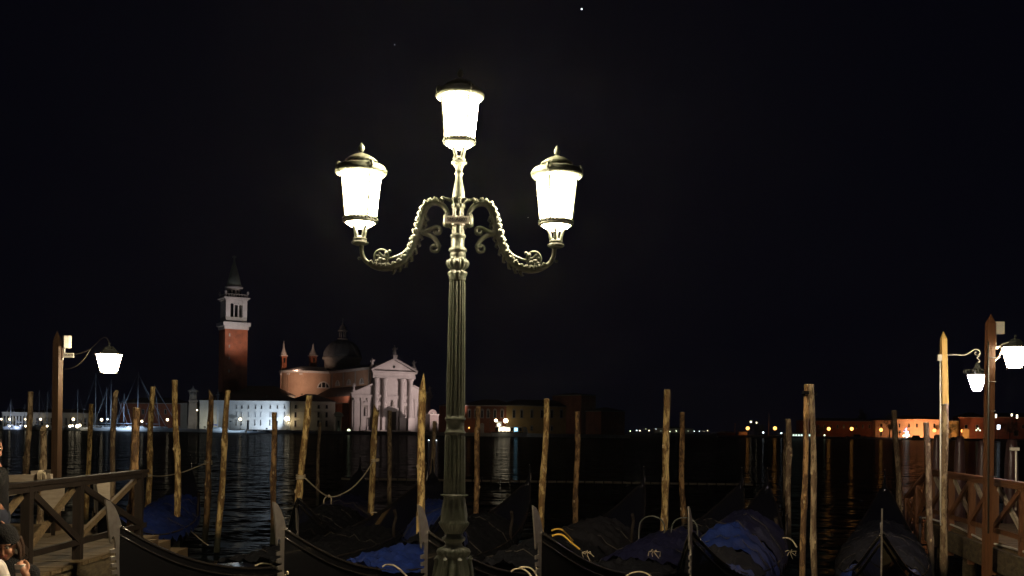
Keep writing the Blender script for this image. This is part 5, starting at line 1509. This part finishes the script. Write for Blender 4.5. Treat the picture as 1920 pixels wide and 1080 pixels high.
for dx_, dz_, r_ in ((.2, 5.9, .4), (-.5, 6.9, .35), (1.2, 5.2, .45), (.2, 7.8, .3), (-1.4, 5.6, .3)): b.ball((dx_, 0, dz_), r_, 7, 5)
b.tube([(.2, .2, 1), (.2, .2, 8)], .1, 5)
b.build('blue_lights', M['blueg'], e)
# distant town lights
rn = random.Random(3)
for i in range(17):
    px = 1184 + i * 8.8 + rn.uniform(-4.2, 4.2)
    py = 808.5 + rn.uniform(-1.6, .8) + (-4 if i in (3, 5, 17) else 0)
    street_lamp('tiny light on the distant shore, far over the water', px, py, 1905, rn.choice(('cold', 'greeng', 'warmg')), rn.choice((.35, .5, .7, 1.0)), 'tiny lights of the distant shore')
house('distant_house', 'dim low roofs on the distant shore under tiny lights', 'building', (1228, 1920), (1300, 1920), 803.5, 30, 'stone2', 'tile', 3)

# sailing yachts in the marina
def yacht(label, px, Y, Lp, top, m='boat', lean=0, stay=0, group='yachts in the marina', cover=None):
    p = P(px, hor(px), Y); L = Lp / F * Y
    e = empty('yacht', (p.x, p.y, 0), R(random.uniform(-8, 8)), label, 'yacht', group)
    b = MB(); n = 12; vs = []; fs = []
    for i in range(n + 1):
        u = i / n; w_ = L * .15 * max(.05, math.sin(PI * (.16 + .84 * u))) ** .7; s_ = 1.2 + .5 * u
        vs += [((u - .5) * L, -w_, s_), ((u - .5) * L * .9, -w_ * .5, -.2), ((u - .5) * L * .9, w_ * .5, -.2), ((u - .5) * L, w_, s_)]
    for i in range(n):
        for j in range(4): fs.append((i * 4 + j, i * 4 + (j + 1) % 4, i * 4 + 4 + (j + 1) % 4, i * 4 + 4 + j))
    fs += [(0, 1, 2, 3), tuple(n * 4 + j for j in (3, 2, 1, 0))]
    b.add(vs, fs, True); b.build('hull', M[m], e)
    o = MB().prism([(-L * .22, 1.3), (L * .18, 1.5), (L * .12, 2.15), (-L * .18, 2.1)], -L * .08, L * .08).build('cabin', M['boat'], e)
    MB().prism([(-L * .17, 1.65), (L * .12, 1.75), (L * .10, 1.98), (-L * .15, 1.95)], -L * .083, L * .083).build('window', M['dark'], o)
    zt = zat(px, top, Y)
    MB().tube([(0, 0, 1.4), (lean, 0, zt)], [.15, .10], 6).build('mast', M['alu'], e)
    MB().tube([(0, 0, 3.0), (-L * .38, 0, 3.1)], .22 if cover else .12, 6).build('boom', M[cover or 'alu'], e)
    b = MB(); b.tube([(lean, 0, zt - .5), (L * .48, 0, 1.8)], .045, 4); b.tube([(lean, 0, zt - .5), (-L * .48, 0, 1.6)], .035, 4)
    b.tube([(lean * .6, -.9, zt * .62), (lean * .6, .9, zt * .62)], .05, 4)
    if stay: b.tube([(lean, 0, zt - 1), (stay, 0, 1.8)], .12, 5)
    b.build('rigging', M['alu'], e)
    return e
ys = (('yacht with tall mast left of the hanging lantern', 178.5, 700, 62), ('yacht whose mast stands below the hanging lantern, left one', 199, 726, 50), ('white yacht whose mast stands below the hanging lantern, right one', 207.5, 712, 70),
      ('white covered motor yacht with tallest bluish mast, left of the pale tall pile', 258, 697, 88), ('yacht with mast almost hidden behind the square post', 100.5, 700, 40),
      ('yacht with faint mast between the square post and the thin pile', 145, 730, 40), ('yacht with faint mast left of the square post', 73, 732, 38), ('yacht at the far left with short bright mast tip', 46, 758, 36),
      ('yacht with leaning dim mast before the marina building', 88, 735, 36), ('small yacht farthest left before the portico', 20, 748, 30), ('yacht with dim mast right of the leaning pile with a pale top', 232, 738, 34))
for i, (lab, px, top, lp_) in enumerate(ys):
    Yb = 431 - (i % 4) * 3 if px > 150 else 440 - (i % 3) * 3
    yacht(lab, px, Yb, lp_, top, 'boat' if i in (2, 3, 4, 0) else 'alu', 0.0, 11 if i in (3,) else 0)
yacht('long low white yacht with raked mast before the pale tall pile', 300, 424, 74, 720, 'boat', -2.5, 8)
yacht('white yacht with blue boom cover before the white building', 408, 424, 42, 730, 'boat', 0, 0, cover='bcover')
small_boat('grey cabin launch moored before the white building, left of two', 478, 425, 30, 'alu', group='launches before the white building')
small_boat('grey cabin launch moored before the white building, right of two', 502, 425, 26, 'alu', group='launches before the white building')
small_boat('low pale motorboat moored before the beige building', 570, 425, 44, 'boat', cab=False, group='launches before the white building')
small_boat('low white pontoon boat before the white building, left of the launches', 440, 426, 44, 'boat', cab=False, group='launches before the white building')

# lamps on the island side
mg = 'white lamps along the marina'
for lab, px, py, m, r in (('white marina lamp at the very left edge', 2.5, 786, 'warmg', .38), ('white lamp before the portico columns', 18.5, 786, 'warmg', .5), ('white lamp left of the knobbly pile', 47, 786, 'warmg', .42), ('white lamp above the low slanted pile', 76, 786, 'warmg', .5),
                          ('white lamp right of the square post', 137.5, 786, 'warmg', .6), ('white lamp below and left of the hanging lantern', 190.5, 787, 'warmg', .6), ('small white lamp right below the hanging lantern', 201.5, 786, 'cold', .36),
                          ('white lamp partly behind the leaning pale-topped pile', 209, 787, 'warmg', .5), ('white lamp just left of the tallest pale pile', 314, 787, 'warmg', .55), ('warm lamp glowing beside the dark boathouse door', 266, 790, 'warmg', .5)):
    street_lamp(lab, px, py, 446.5 if px < 150 else 439, m, r, mg)
dk = 'deck lights low over the marina water'
for lab, px, py, r in (('low white light under the portico', 18, 799, .3), ('low white light left of the knobbly pile foot', 48, 799, .4), ('low white light right of the low slanted pile', 88.5, 799, .42), ('low warm light, left of the bright pair by the square post', 131, 799, .55),
                       ('low bright light in the middle of the pair by the square post', 145, 799, .75), ('low bright light right of the pair by the square post', 149.5, 797.5, .6), ('low pale light between two marina lamps', 136, 798, .4)):
    street_lamp(lab, px, py, 425, 'warmg', r, dk, base=0.0)
street_lamp('warm white lamp before the white building, left of its door', 450.5, 786, 441, 'warmg', .62, 'lamps before the island buildings')
street_lamp('brightest lamp, on the corner of the white and beige buildings', 538.5, 785, 438, 'warmg', 1.1, 'lamps before the island buildings')
street_lamp('small amber lamp high on the harbour tower side', 369.5, 769, 447, 'warmg', .34, 'lamps before the island buildings')
street_lamp('low yellow lamp at the left foot of the church front', 654, 807, 436, 'greeng', .62, 'lamps before the island buildings', base=1.4)
street_lamp('bright warm lamp on the corner of the red and ochre barracks', 948.3, 789, 437, 'warmg', 1.0, 'lamps before the island buildings')
street_lamp('small amber lamp before the barracks, right of the big lamp shaft', 879.5, 802, 441, 'orange', .26, 'lamps before the island buildings')
street_lamp('small yellow lamp glimpsed beside the big lamp shaft', 868.5, 800, 441, 'warmg', .42, 'lamps before the island buildings')
for lab, px in (('left of the two small white buoy lights on the dark water', 804), ('right of the two small white buoy lights on the dark water', 818)):
    p = P(px, 827, 225)
    e = empty('buoy', (p.x, p.y, 0), 0, lab, 'buoy', 'lit buoys on the water')
    MB().lathe([(.3, -.2), (.3, .1), (.1, .2)], 8).build('float', M['metal'], e)
    link_mesh('globe', MB().ball((0, 0, 0), .13, 8, 5).mesh('globe'), e, (0, 0, .25)).data.materials.append(M['cold'])

# the lit water bus at its stop
pb = P(948, hor(948), 420)
vb = empty('water_bus', (pb.x, pb.y, 0), R(-3), 'brightly lit passenger ferry at its stop before the barracks', 'ferry')
b = MB(); k = 420 / F
b.prism([(-24 * k, .1), (38 * k, .1), (42 * k, 1.9), (-27 * k, 1.9)], -2, 2); b.build('hull', M['boat'], vb)
MB().box((4 * k, 0, 1.75), (60 * k, 4.1, .25)).build('rubbing_strake', M['dark'], vb)
MB().box((6 * k, 0, 3.9), (50 * k, 3.9, .3)).build('cabin_roof', M['boat'], vb)
for i in range(7):
    x = (-16 + i * 7.2) * k
    MB().box((x + 3.4 * k, 0, 2.85), (.14, 3.7, 1.9)).build('window_post', M['boat'], vb)
    if i in (1, 2, 3, 5): MB().box((x, 0, 2.9), (6 * k, 3.5, 1.3)).build('window', M['glow2' if i < 5 else 'cyan'], vb)
    else: MB().box((x, 0, 2.9), (6 * k, 3.5, 1.3)).build('window', M['dark'], vb)
MB().box((-12 * k, 0, 5.0), (9 * k, 2.4, 1.8)).build('wheelhouse', M['boat'], vb)
MB().ball((-18 * k, -1.4, 6.3), .62, 8, 6).build('lamp', M['warmg'], vb)
MB().ball((-12 * k, -2.2, 4.5), .55, 8, 6).build('lamp', M['warmg'], vb)
MB().ball((-3 * k, -2.3, 3.0), .75, 8, 6).build('lamp', M['warmg'], vb)
b = MB()
for i in range(4): b.prism([(34 * k + i * .5, 1.9), (34 * k + i * .5 + .2, 1.9), (33 * k + i * .3 + .2, 3.9), (33 * k + i * .3, 3.9)], -1.8, 1.8)
b.build('windscreen', M['boat'], vb)

# ---- floodlights of the island, and added ones for fill and lamplight
def flood(label, loc, target, W_, col, ang=60, blend=.6, r=.3):
    e = empty('floodlight', loc, 0, label, 'floodlight', 'floodlights on the island')
    d = (Vector(target) - Vector(loc)).normalized()
    q = d.to_track_quat('-Z', 'Y')
    o = MB().box((0, 0, .35), (.7, .5, .3)).build('housing', M['metal'], e, rot=q.to_euler())
    MB().tube([(0, 0, -(loc[2] - G) if loc[2] - G < 9 else -.9), (0, 0, -.2)], .06, 6).build('foot', M['metal'], e)
    l = bpy.data.lights.new('floodlight_beam', 'SPOT')
    l.energy = W_; l.color = col; l.spot_size = R(ang); l.spot_blend = blend; l.shadow_soft_size = r
    lo = bpy.data.objects.new('floodlight_beam', l); C.objects.link(lo)
    lo.parent = e; lo.rotation_euler = q.to_euler(); lo.location = (0, 0, 0)
def CW(x, y, z): return CO + Matrix.Rotation(PHI, 3, 'Z') @ Vector((x, y, z))
FACADE_W, APSE_W, COLD_W, TOWER_W = 200000, 15000, 50000, 15000
flood('floodlight on the quay in front of the church, right side', CW(42, -42, 8), CW(16, 0, 14), FACADE_W * .38, (1, .80, .75), 46)
flood('added fill floodlight aimed up at the gable and dome of the church', CW(20, -30, .6), CW(18, 10, 28), FACADE_W * .018, (1, .84, .78), 80)  # weak front fill, added to lift the church front
ap = P(566, 739, 466)
flood('warm floodlight on the roof before the round end of the transept', ap, CW(tx - 4, ty - 8, 22.5), APSE_W * 2.0, (1, .68, .48), 58, 1.0)
flood('warm floodlight on the roof that washes the small turrets', P(556, 692, 490), P(556, 664, 510), 5500, (1, .62, .42), 130, 1.0)
flood('cool floodlight on the roof aimed at the white belfry', P(500, 742, 430), P(436, 600, 481), TOWER_W * 6, (1, .9, .84), 26, .8)
flood('warm floodlight on the roof that washes the right side of the bell tower', P(505, 716, 450), P(459, 652, 478), TOWER_W * .6, (1, .62, .40), 30, 1.0)
flood('dim warm floodlight added on the roof to brighten the nave side wall', P(632, 741, 450), CW(9, 24, 24), 3200, (1, .88, .80), 125, 1.0)  # added so that the grey nave wall shows
flood('cold floodlight on the quay before the white wing', P(500, 803, 430), P(497, 775, 441), COLD_W * .23, (.74, .86, 1), 92, .5, .6)
flood('cold floodlight over the moored yachts', P(432, 790, 416), P(420, 790, 440), COLD_W * .07, (.60, .80, 1), 165, 1.0, 1.0)
flood('cold floodlight by the marina masts', P(232, 792, 412), P(225, 770, 432), COLD_W * .15, (.60, .78, 1), 165, 1.0, 1.0)
flood('cold floodlight before the portico columns', P(22, 800, 432), P(24, 786, 449), COLD_W * .08, (.72, .80, 1), 120, 1.0, .5)
flood('cold floodlight that spills on the white gatehouse edge', P(384, 800, 438), P(386, 790, 446), 1500, (1, .9, .62), 100, 1.0, .4)

for lab, px in (('added orange floodlight for the lamplight on the left half of the pink building', 1700), ('added orange floodlight for the lamplight on the right half of the pink building', 1742), ('added orange floodlight for the lamplight on the corner house', 1656), ('added orange floodlight for the lamplight on the long house', 1585), ('added orange floodlight for the lamplight on the dark gabled building', 1815)):
    flood(lab, P(px, 821.0, 744), P(px, 803, 770), 120000 if px < 1800 and px > 1640 else 9000, (1, .52, .24), 120, 1.0)  # added floods carry the orange lamps' light, their own globes being weak
flood('added flood for the corner lamp light on the white and beige buildings', P(541, 789, 437.5), P(548, 783, 441), 1100, (1, .80, .48), 160, 1.0, .3)  # added beam stands in for the light of the weak corner globe
flood('added flood for the corner lamp light on the barracks', P(949, 792, 437), P(949, 782, 441), 3000, (1, .72, .34), 160, 1.0, .3)  # added beam casts what the barracks corner globe is too weak for
# ------------------------------------------------------------------ stars
for lab, px, py, r in (('brightest star, high in the middle right of the sky', 1090.5, 17, 1.9), ('faint star left of the top lantern', 740, 84, .9), ('faint star right of the middle of the lamp', 990, 408, .7)):
    p = P(px, py, 2500)
    o = MB().ball((0, 0, 0), r, 8, 6).build('star', M['starm'], loc=p)
    tag(o, lab, 'star', 'stars')
# ------------------------------------------------------------------ people at the quay edge
def fused(name, parts, m, parent=None, voxel=.012, smooth=4):
    """tapered limbs and rounded masses fused into one continuous surface"""
    b = MB()
    for p in parts:
        if p[0] == 't':
            pts, rad = p[1], p[2]
            sp = spline(pts, 5); n = len(sp)
            rr = []
            for i in range(n):
                f_ = i / (n - 1) * (len(rad) - 1); k = min(int(f_), len(rad) - 2); rr.append(lerp(rad[k], rad[k + 1], f_ - k))
            b.tube(sp, rr, 12)
            b.ball(sp[0], rr[0], 12, 8); b.ball(sp[-1], rr[-1], 12, 8)
        else:
            b.ball(p[1], p[2], 16, 12, p[3] if len(p) > 3 else (1, 1, 1))
    o = b.build(name, m, parent)
    md = o.modifiers.new('r', 'REMESH'); md.mode = 'VOXEL'; md.voxel_size = voxel; md.use_smooth_shade = True
    ms = o.modifiers.new('s', 'SMOOTH'); ms.iterations = smooth; ms.factor = .5
    bpy.context.view_layer.update()
    me = bpy.data.meshes.new_from_object(o.evaluated_get(bpy.context.evaluated_depsgraph_get()))
    o.modifiers.clear(); o.data = me
    if not me.materials: me.materials.append(m)
    return o

def hand_parts(w, dirv, side, up, curl=.5, s=1.0):
    """palm, four unequal bent fingers and a side thumb; w wrist, dirv towards the fingers"""
    w, d, u = Vector(w), Vector(dirv).normalized(), Vector(up).normalized()
    sd = d.cross(u).normalized() * side
    out = [('t', [w, w + d * .045 * s, w + d * .085 * s], [.026 * s, .034 * s, .036 * s])]
    for k, ln in enumerate((.070, .078, .072, .058)):
        base = w + d * .085 * s + sd * (.030 - .020 * k) * s
        a = base + (d * math.cos(curl * .6) - u * math.sin(curl * .6)) * ln * .45 * s
        c = a + (d * math.cos(curl * 1.8) - u * math.sin(curl * 1.8)) * ln * .32 * s
        e = c + (d * math.cos(curl * 2.8) - u * math.sin(curl * 2.8)) * ln * .25 * s
        out.append(('t', [base - d * .02, base, a, c, e], [.009 * s, .0095 * s, .009 * s, .0082 * s, .0072 * s]))
    tb = w + d * .025 * s + sd * .026 * s
    out.append(('t', [tb, tb + (d * .6 + sd * .8) * .035 * s, tb + (d * .9 + sd * .5 - u * .4) * .065 * s, tb + (d * 1.1 + sd * .25 - u * .7) * .080 * s], [.014 * s, .0125 * s, .0105 * s, .009 * s]))
    return out

def head_parts(c, f, s=1.0):
    """head centred on c that looks along f"""
    c, f = Vector(c), Vector(f).normalized()
    q = f.to_track_quat('-Y', 'Z')
    T = lambda x, y, z: c + q @ (Vector((x, y, z)) * s)
    o = [('b', T(0, .012, .025), .092 * s, (.84, 1.0, 1.05)), ('b', T(0, -.015, -.035), .066 * s, (.92, 1.0, 1.1)), ('b', T(0, -.052, -.085), .030 * s, (1.1, .9, .8)),
         ('t', [T(0, .02, -.06), T(0, .03, -.15)], [.055 * s, .056 * s]),
         ('t', [T(0, -.082, .018), T(0, -.100, -.012), T(0, -.104, -.024)], [.009 * s, .012 * s, .015 * s]),
         ('b', T(-.034, -.060, -.028), .026 * s), ('b', T(.034, -.060, -.028), .026 * s),
         ('t', [T(-.050, -.072, .034), T(0, -.086, .034), T(.050, -.072, .034)], [.010 * s, .010 * s, .010 * s]),
         ('t', [T(-.024, -.078, -.055), T(0, -.088, -.057), T(.024, -.078, -.055)], [.009 * s, .012 * s, .009 * s])]
    for sx in (-1, 1):
        o += [('t', [T(sx * .078, .015, .03), T(sx * .086, .025, .012), T(sx * .080, .015, -.022)], [.010 * s, .012 * s, .008 * s])]
    return o, T, q

def face_bits(T, q, parent, s=1.0, smile=True):
    for sx in (-1, 1):
        o = MB().ball((0, 0, 0), .0125 * s, 10, 8).build('eye', M['teeth'], parent); o.location = T(sx * .031, -.080, .014)
        MB().ball((0, 0, 0), .0075 * s, 8, 6).build('iris', M['eye'], o).location = (q @ Vector((0, -.0075 * s, -.002 * s)))
        b = MB(); b.tube([T(sx * .048, -.080, .030), T(sx * .032, -.093, .037), T(sx * .015, -.092, .032)], .0035 * s, 5); b.build('eyebrow', M['hair'], parent)
    b = MB(); b.tube(spline([T(-.027, -.083, -.050), T(-.012, -.095, -.057), T(.012, -.095, -.057), T(.027, -.083, -.050)], 4), .0048 * s, 6)
    b.tube(spline([T(-.025, -.083, -.053), T(-.012, -.092, -.069), T(.012, -.092, -.069), T(.025, -.083, -.053)], 4), .0055 * s, 6); b.build('lips', M['lip'], parent)
    if smile:
        b = MB(); b.tube([T(-.018, -.090, -.058), T(0, -.0955, -.062), T(.018, -.090, -.058)], .0045 * s, 6); b.build('teeth', M['teeth'], parent)

# woman in a dark knitted hat, sitting, smiling down at a cup
hc = P(11, 1022, 8.9)
pw_ = empty('person', (hc.x, hc.y, QZ), 0, 'smiling seated person in a dark knitted hat, holding a white cup, lower left corner', 'person', 'people sitting by the jetty')
O = Vector((hc.x, hc.y, QZ)); hz = hc.z - QZ
hp, T, q = head_parts((0, 0, hz), (.18, -1, -.33), 1.04)
sh = hz - .24
wr = P(49, 1078, 8.62) - O            # wrist of the hand that holds the cup, right of it
el = Vector((.20, .04, sh - .26))
body = hp + [('t', [(0, .04, hz - .13), (0, .07, sh + .02), (0, .08, sh - .2), (0, .10, .16)], [.060, .10, .14, .15]),
             ('t', [(-.17, .07, sh), (0, .06, sh + .03), (.17, .07, sh)], [.060, .075, .060]),
             ('t', [(.18, .07, sh), el, wr], [.056, .046, .030]),
             ('t', [(-.18, .07, sh), (-.26, -.06, sh - .22), (-.08, -.26, sh - .20)], [.056, .046, .030]),
             ('t', [(.09, .08, .13), (.14, -.36, .32), (.13, -.42, .06)], [.10, .072, .05]), ('t', [(-.09, .08, .13), (-.14, -.36, .32), (-.13, -.42, .06)], [.10, .072, .05]),
             ('t', [(.13, -.41, .05), (.13, -.56, .035)], [.042, .034]), ('t', [(-.13, -.41, .05), (-.13, -.56, .035)], [.042, .034])]
wd = (P(40, 1066, 8.62) - O - wr)
body += hand_parts(wr, wd, 1, (.2, -.9, .1), .9, 1.0)
bo = fused('body', body, M['skin'], pw_, .009, 2)
fused('jacket', [('t', [(0, .07, sh + .045), (0, .08, sh - .1), (0, .10, .14)], [.125, .160, .172]), ('t', [(-.18, .07, sh), (0, .06, sh + .035), (.18, .07, sh)], [.074, .088, .074]),
                 ('t', [(.18, .07, sh), el, el.lerp(wr, .8)], [.070, .060, .045]), ('t', [(-.18, .07, sh), (-.26, -.06, sh - .22), (-.12, -.22, sh - .205)], [.070, .060, .045]),
                 ('t', [(0, .035, hz - .145), (0, .05, sh + .05)], [.072, .10])], M['knit'], pw_, .014, 3)
fused('trousers', [('t', [(.09, .08, .14), (.14, -.36, .33), (.13, -.42, .09)], [.118, .088, .066]), ('t', [(-.09, .08, .14), (-.14, -.36, .33), (-.13, -.42, .09)], [.118, .088, .066]), ('t', [(-.09, .09, .14), (.09, .09, .14)], [.13, .13])], M['jeans'], pw_, .016, 3)
b = MB(); b.lathe([(.094, -.004), (.100, .0), (.102, .03), (.099, .035), (.097, .07), (.078, .112), (.040, .138), (.008, .146)], 24)
ho = b.build('knitted_hat', M['knit'], pw_); ho.location = T(0, .014, .034); ho.rotation_euler = (q.to_euler().x + R(8), q.to_euler().y, q.to_euler().z)
b = MB(); b.lathe([(.1035, .0), (.1045, .012), (.1035, .028)], 24); b.build('hat_brim', M['knit'], ho)
face_bits(T, q, pw_, 1.04)
rn = random.Random(5)
for s_ in (-1, 1):
  hr = []
  for k in range(13):
    a = rn.uniform(-.02, .10)
    hr.append(('t', [T(s_ * .088, a, .03), T(s_ * .098, a + .01, -.05), T(s_ * (.092 + rn.uniform(-.01, .012)), a + .012, -.13 - rn.uniform(0, .05))], [.012, .014, .006]))
  fused('hair', hr, M['hair'], pw_, .007, 1)
cc = P(37.5, 1069, 8.62)
b = MB(); b.lathe([(.030, -.046), (.0315, -.044), (.040, .042), (.042, .046), (.040, .048), (.037, .044), (.030, -.038)], 20)
o = tag(b.build('cup', M['cup'], loc=cc), 'white paper cup held up by the smiling seated person', 'cup')
MB().lathe([(.0345, -.018), (.0375, .018)], 20, close=False).build('printed_band', M['shutter'], o)

# person in a white T-shirt whose back and shoulder enter the corner
sc_ = P(-26, 1072, 8.25)
p2 = empty('person', (sc_.x - .13, 8.25, QZ), R(12), 'seated person in a white T-shirt seen from behind, cut by the lower left corner', 'person', 'people sitting by the jetty')
sh = sc_.z - QZ + .02
hp, T, q = head_parts((-.02, .06, sh + .24), (-.3, 1, -.1), 1.0)
fused('body', hp + [('t', [(0, .02, sh + .10), (0, 0, sh - .05), (0, -.02, .16)], [.058, .13, .15]), ('t', [(-.18, 0, sh), (0, 0, sh + .03), (.18, 0, sh)], [.06, .075, .06]),
                    ('t', [(.19, 0, sh), (.28, .05, sh - .26), (.16, .26, sh - .30)], [.056, .045, .03]), ('t', [(-.19, 0, sh), (-.28, .05, sh - .26), (-.14, .26, sh - .30)], [.056, .045, .03]),
                    ('t', [(.10, 0, .13), (.15, .44, .34), (.14, .50, .06)], [.10, .075, .05]), ('t', [(-.10, 0, .13), (-.15, .44, .34), (-.14, .50, .06)], [.10, .075, .05]),
                    ('t', [(.14, .49, .05), (.14, .64, .035)], [.042, .034]), ('t', [(-.14, .49, .05), (-.14, .64, .035)], [.042, .034])]
      + hand_parts((.16, .26, sh - .30), (-.5, .8, -.1), -1, (0, 0, 1), .5) + hand_parts((-.14, .26, sh - .30), (.5, .8, -.1), 1, (0, 0, 1), .5), M['skin'], p2, .010, 2)
fused('t_shirt', [('t', [(0, 0, sh + .03), (0, -.01, sh - .15), (0, -.02, .15)], [.135, .168, .172]), ('t', [(-.19, 0, sh), (0, 0, sh + .03), (.19, 0, sh)], [.080, .092, .080]),
                  ('t', [(.19, 0, sh), (.245, .03, sh - .15)], [.080, .070]), ('t', [(-.19, 0, sh), (-.245, .03, sh - .15)], [.080, .070])], M['tee'], p2, .014, 3)
fused('trousers', [('t', [(.10, 0, .14), (.15, .44, .35), (.14, .50, .09)], [.118, .09, .066]), ('t', [(-.10, 0, .14), (-.15, .44, .35), (-.14, .50, .09)], [.118, .09, .066]), ('t', [(-.1, 0, .14), (.1, 0, .14)], [.13, .13])], M['jeans'], p2, .016, 3)
fused('hair', [('b', T(0, .02, .035), .098, (.88, 1, 1)), ('b', T(0, .06, -.02), .07)], M['hair'], p2, .010, 2)
face_bits(T, q, p2, 1.0, False)

# man who stands at the left edge, one hand hanging down
hs = P(-15, 843, 9.5)
p3 = empty('person', (hs.x, 9.5, QZ), 0, 'standing person in dark clothes cut by the left edge, lowered hand in view', 'person')
hz = hs.z - QZ; sh = hz - .27
hp, T, q = head_parts((0, 0, hz), (.75, -.7, -.12), 1.05)
wr = P(2, 956, 9.42) - Vector((hs.x, 9.5, QZ))
el = Vector((.05, -.18, (sh + wr.z) / 2 + .03))
Z_ = lambda v: Matrix.Rotation(R(-68), 3, 'Z') @ Vector(v)
def turn(ps): return [('t', [Z_(v) for v in p[1]], p[2]) if p[0] == 't' else p for p in ps]
fused('body', hp + turn( [('t', [(0, .02, hz - .13), (0, .03, sh), (0, .03, sh - .28), (0, .03, .86)], [.055, .09, .09, .10]), ('t', [(-.18, .03, sh), (0, .03, sh + .03), (.18, .03, sh)], [.062, .078, .062]),
                    ('t', [(-.19, .03, sh), (-.25, .03, sh - .28), (-.24, -.06, sh - .52)], [.056, .046, .030]),
                    ('t', [(.09, .03, .86), (.11, .01, .47), (.12, .05, .09)], [.10, .066, .045]), ('t', [(-.09, .03, .86), (-.11, .01, .47), (-.12, .05, .09)], [.10, .066, .045]),
                    ('t', [(.12, .05, .06), (.13, -.13, .035)], [.045, .036]), ('t', [(-.12, .05, .06), (-.13, -.13, .035)], [.045, .036])]) + [('t', [Z_((.17, .03, sh)), el, wr], [.056, .046, .030])]
      + hand_parts(wr, (.12, 0, -1), -1, (-1, .2, 0), .35, 1.05) + hand_parts(Z_((-.24, -.06, sh - .52)), (0, -.1, -1), 1, (1, .2, 0), .35, 1.05), M['skin'], p3, .010, 2)
fused('jacket', turn([('t', [(0, .03, sh + .03), (0, .03, sh - .28), (0, .03, .80)], [.11, .115, .125]), ('t', [(-.19, .03, sh), (0, .03, sh + .03), (.19, .03, sh)], [.080, .095, .080]),
                 ('t', [(-.19, .03, sh), (-.25, .03, sh - .18)], [.078, .068])]) + [('t', [Z_((.17, .03, sh)), el.lerp(Z_((.17, .03, sh)), .45)], [.076, .066])], M['knit'], p3, .014, 3)
fused('trousers', turn([('t', [(.09, .03, .86), (.11, .01, .47), (.12, .05, .10)], [.13, .09, .075]), ('t', [(-.09, .03, .86), (-.11, .01, .47), (-.12, .05, .10)], [.13, .09, .075])]), M['jeans'], p3, .016, 3)
fused('hair', [('b', T(0, .025, .045), .096, (.88, 1, .95))], M['hair'], p3, .010, 2)
face_bits(T, q, p3, 1.05, False)

# ------------------------------------------------------------------ night haze
if HAZE > 0:
    b = MB(); b.box((0, 990, 48), (2600, 2200, 102))
    hz_ = b.build('haze', M['water'])
    m = bpy.data.materials.new('night_haze'); m.use_nodes = True
    n, l = m.node_tree.nodes, m.node_tree.links
    n.clear()
    ou = n.new('ShaderNodeOutputMaterial'); pv = n.new('ShaderNodeVolumePrincipled')
    pv.inputs['Color'].default_value = (.92, .94, 1, 1)
    pv.inputs['Density'].default_value = HAZE
    pv.inputs['Anisotropy'].default_value = 0.75
    l.new(pv.outputs[0], ou.inputs['Volume'])
    hz_.data.materials.clear(); hz_.data.materials.append(m)
    tag(hz_, kind='stuff')
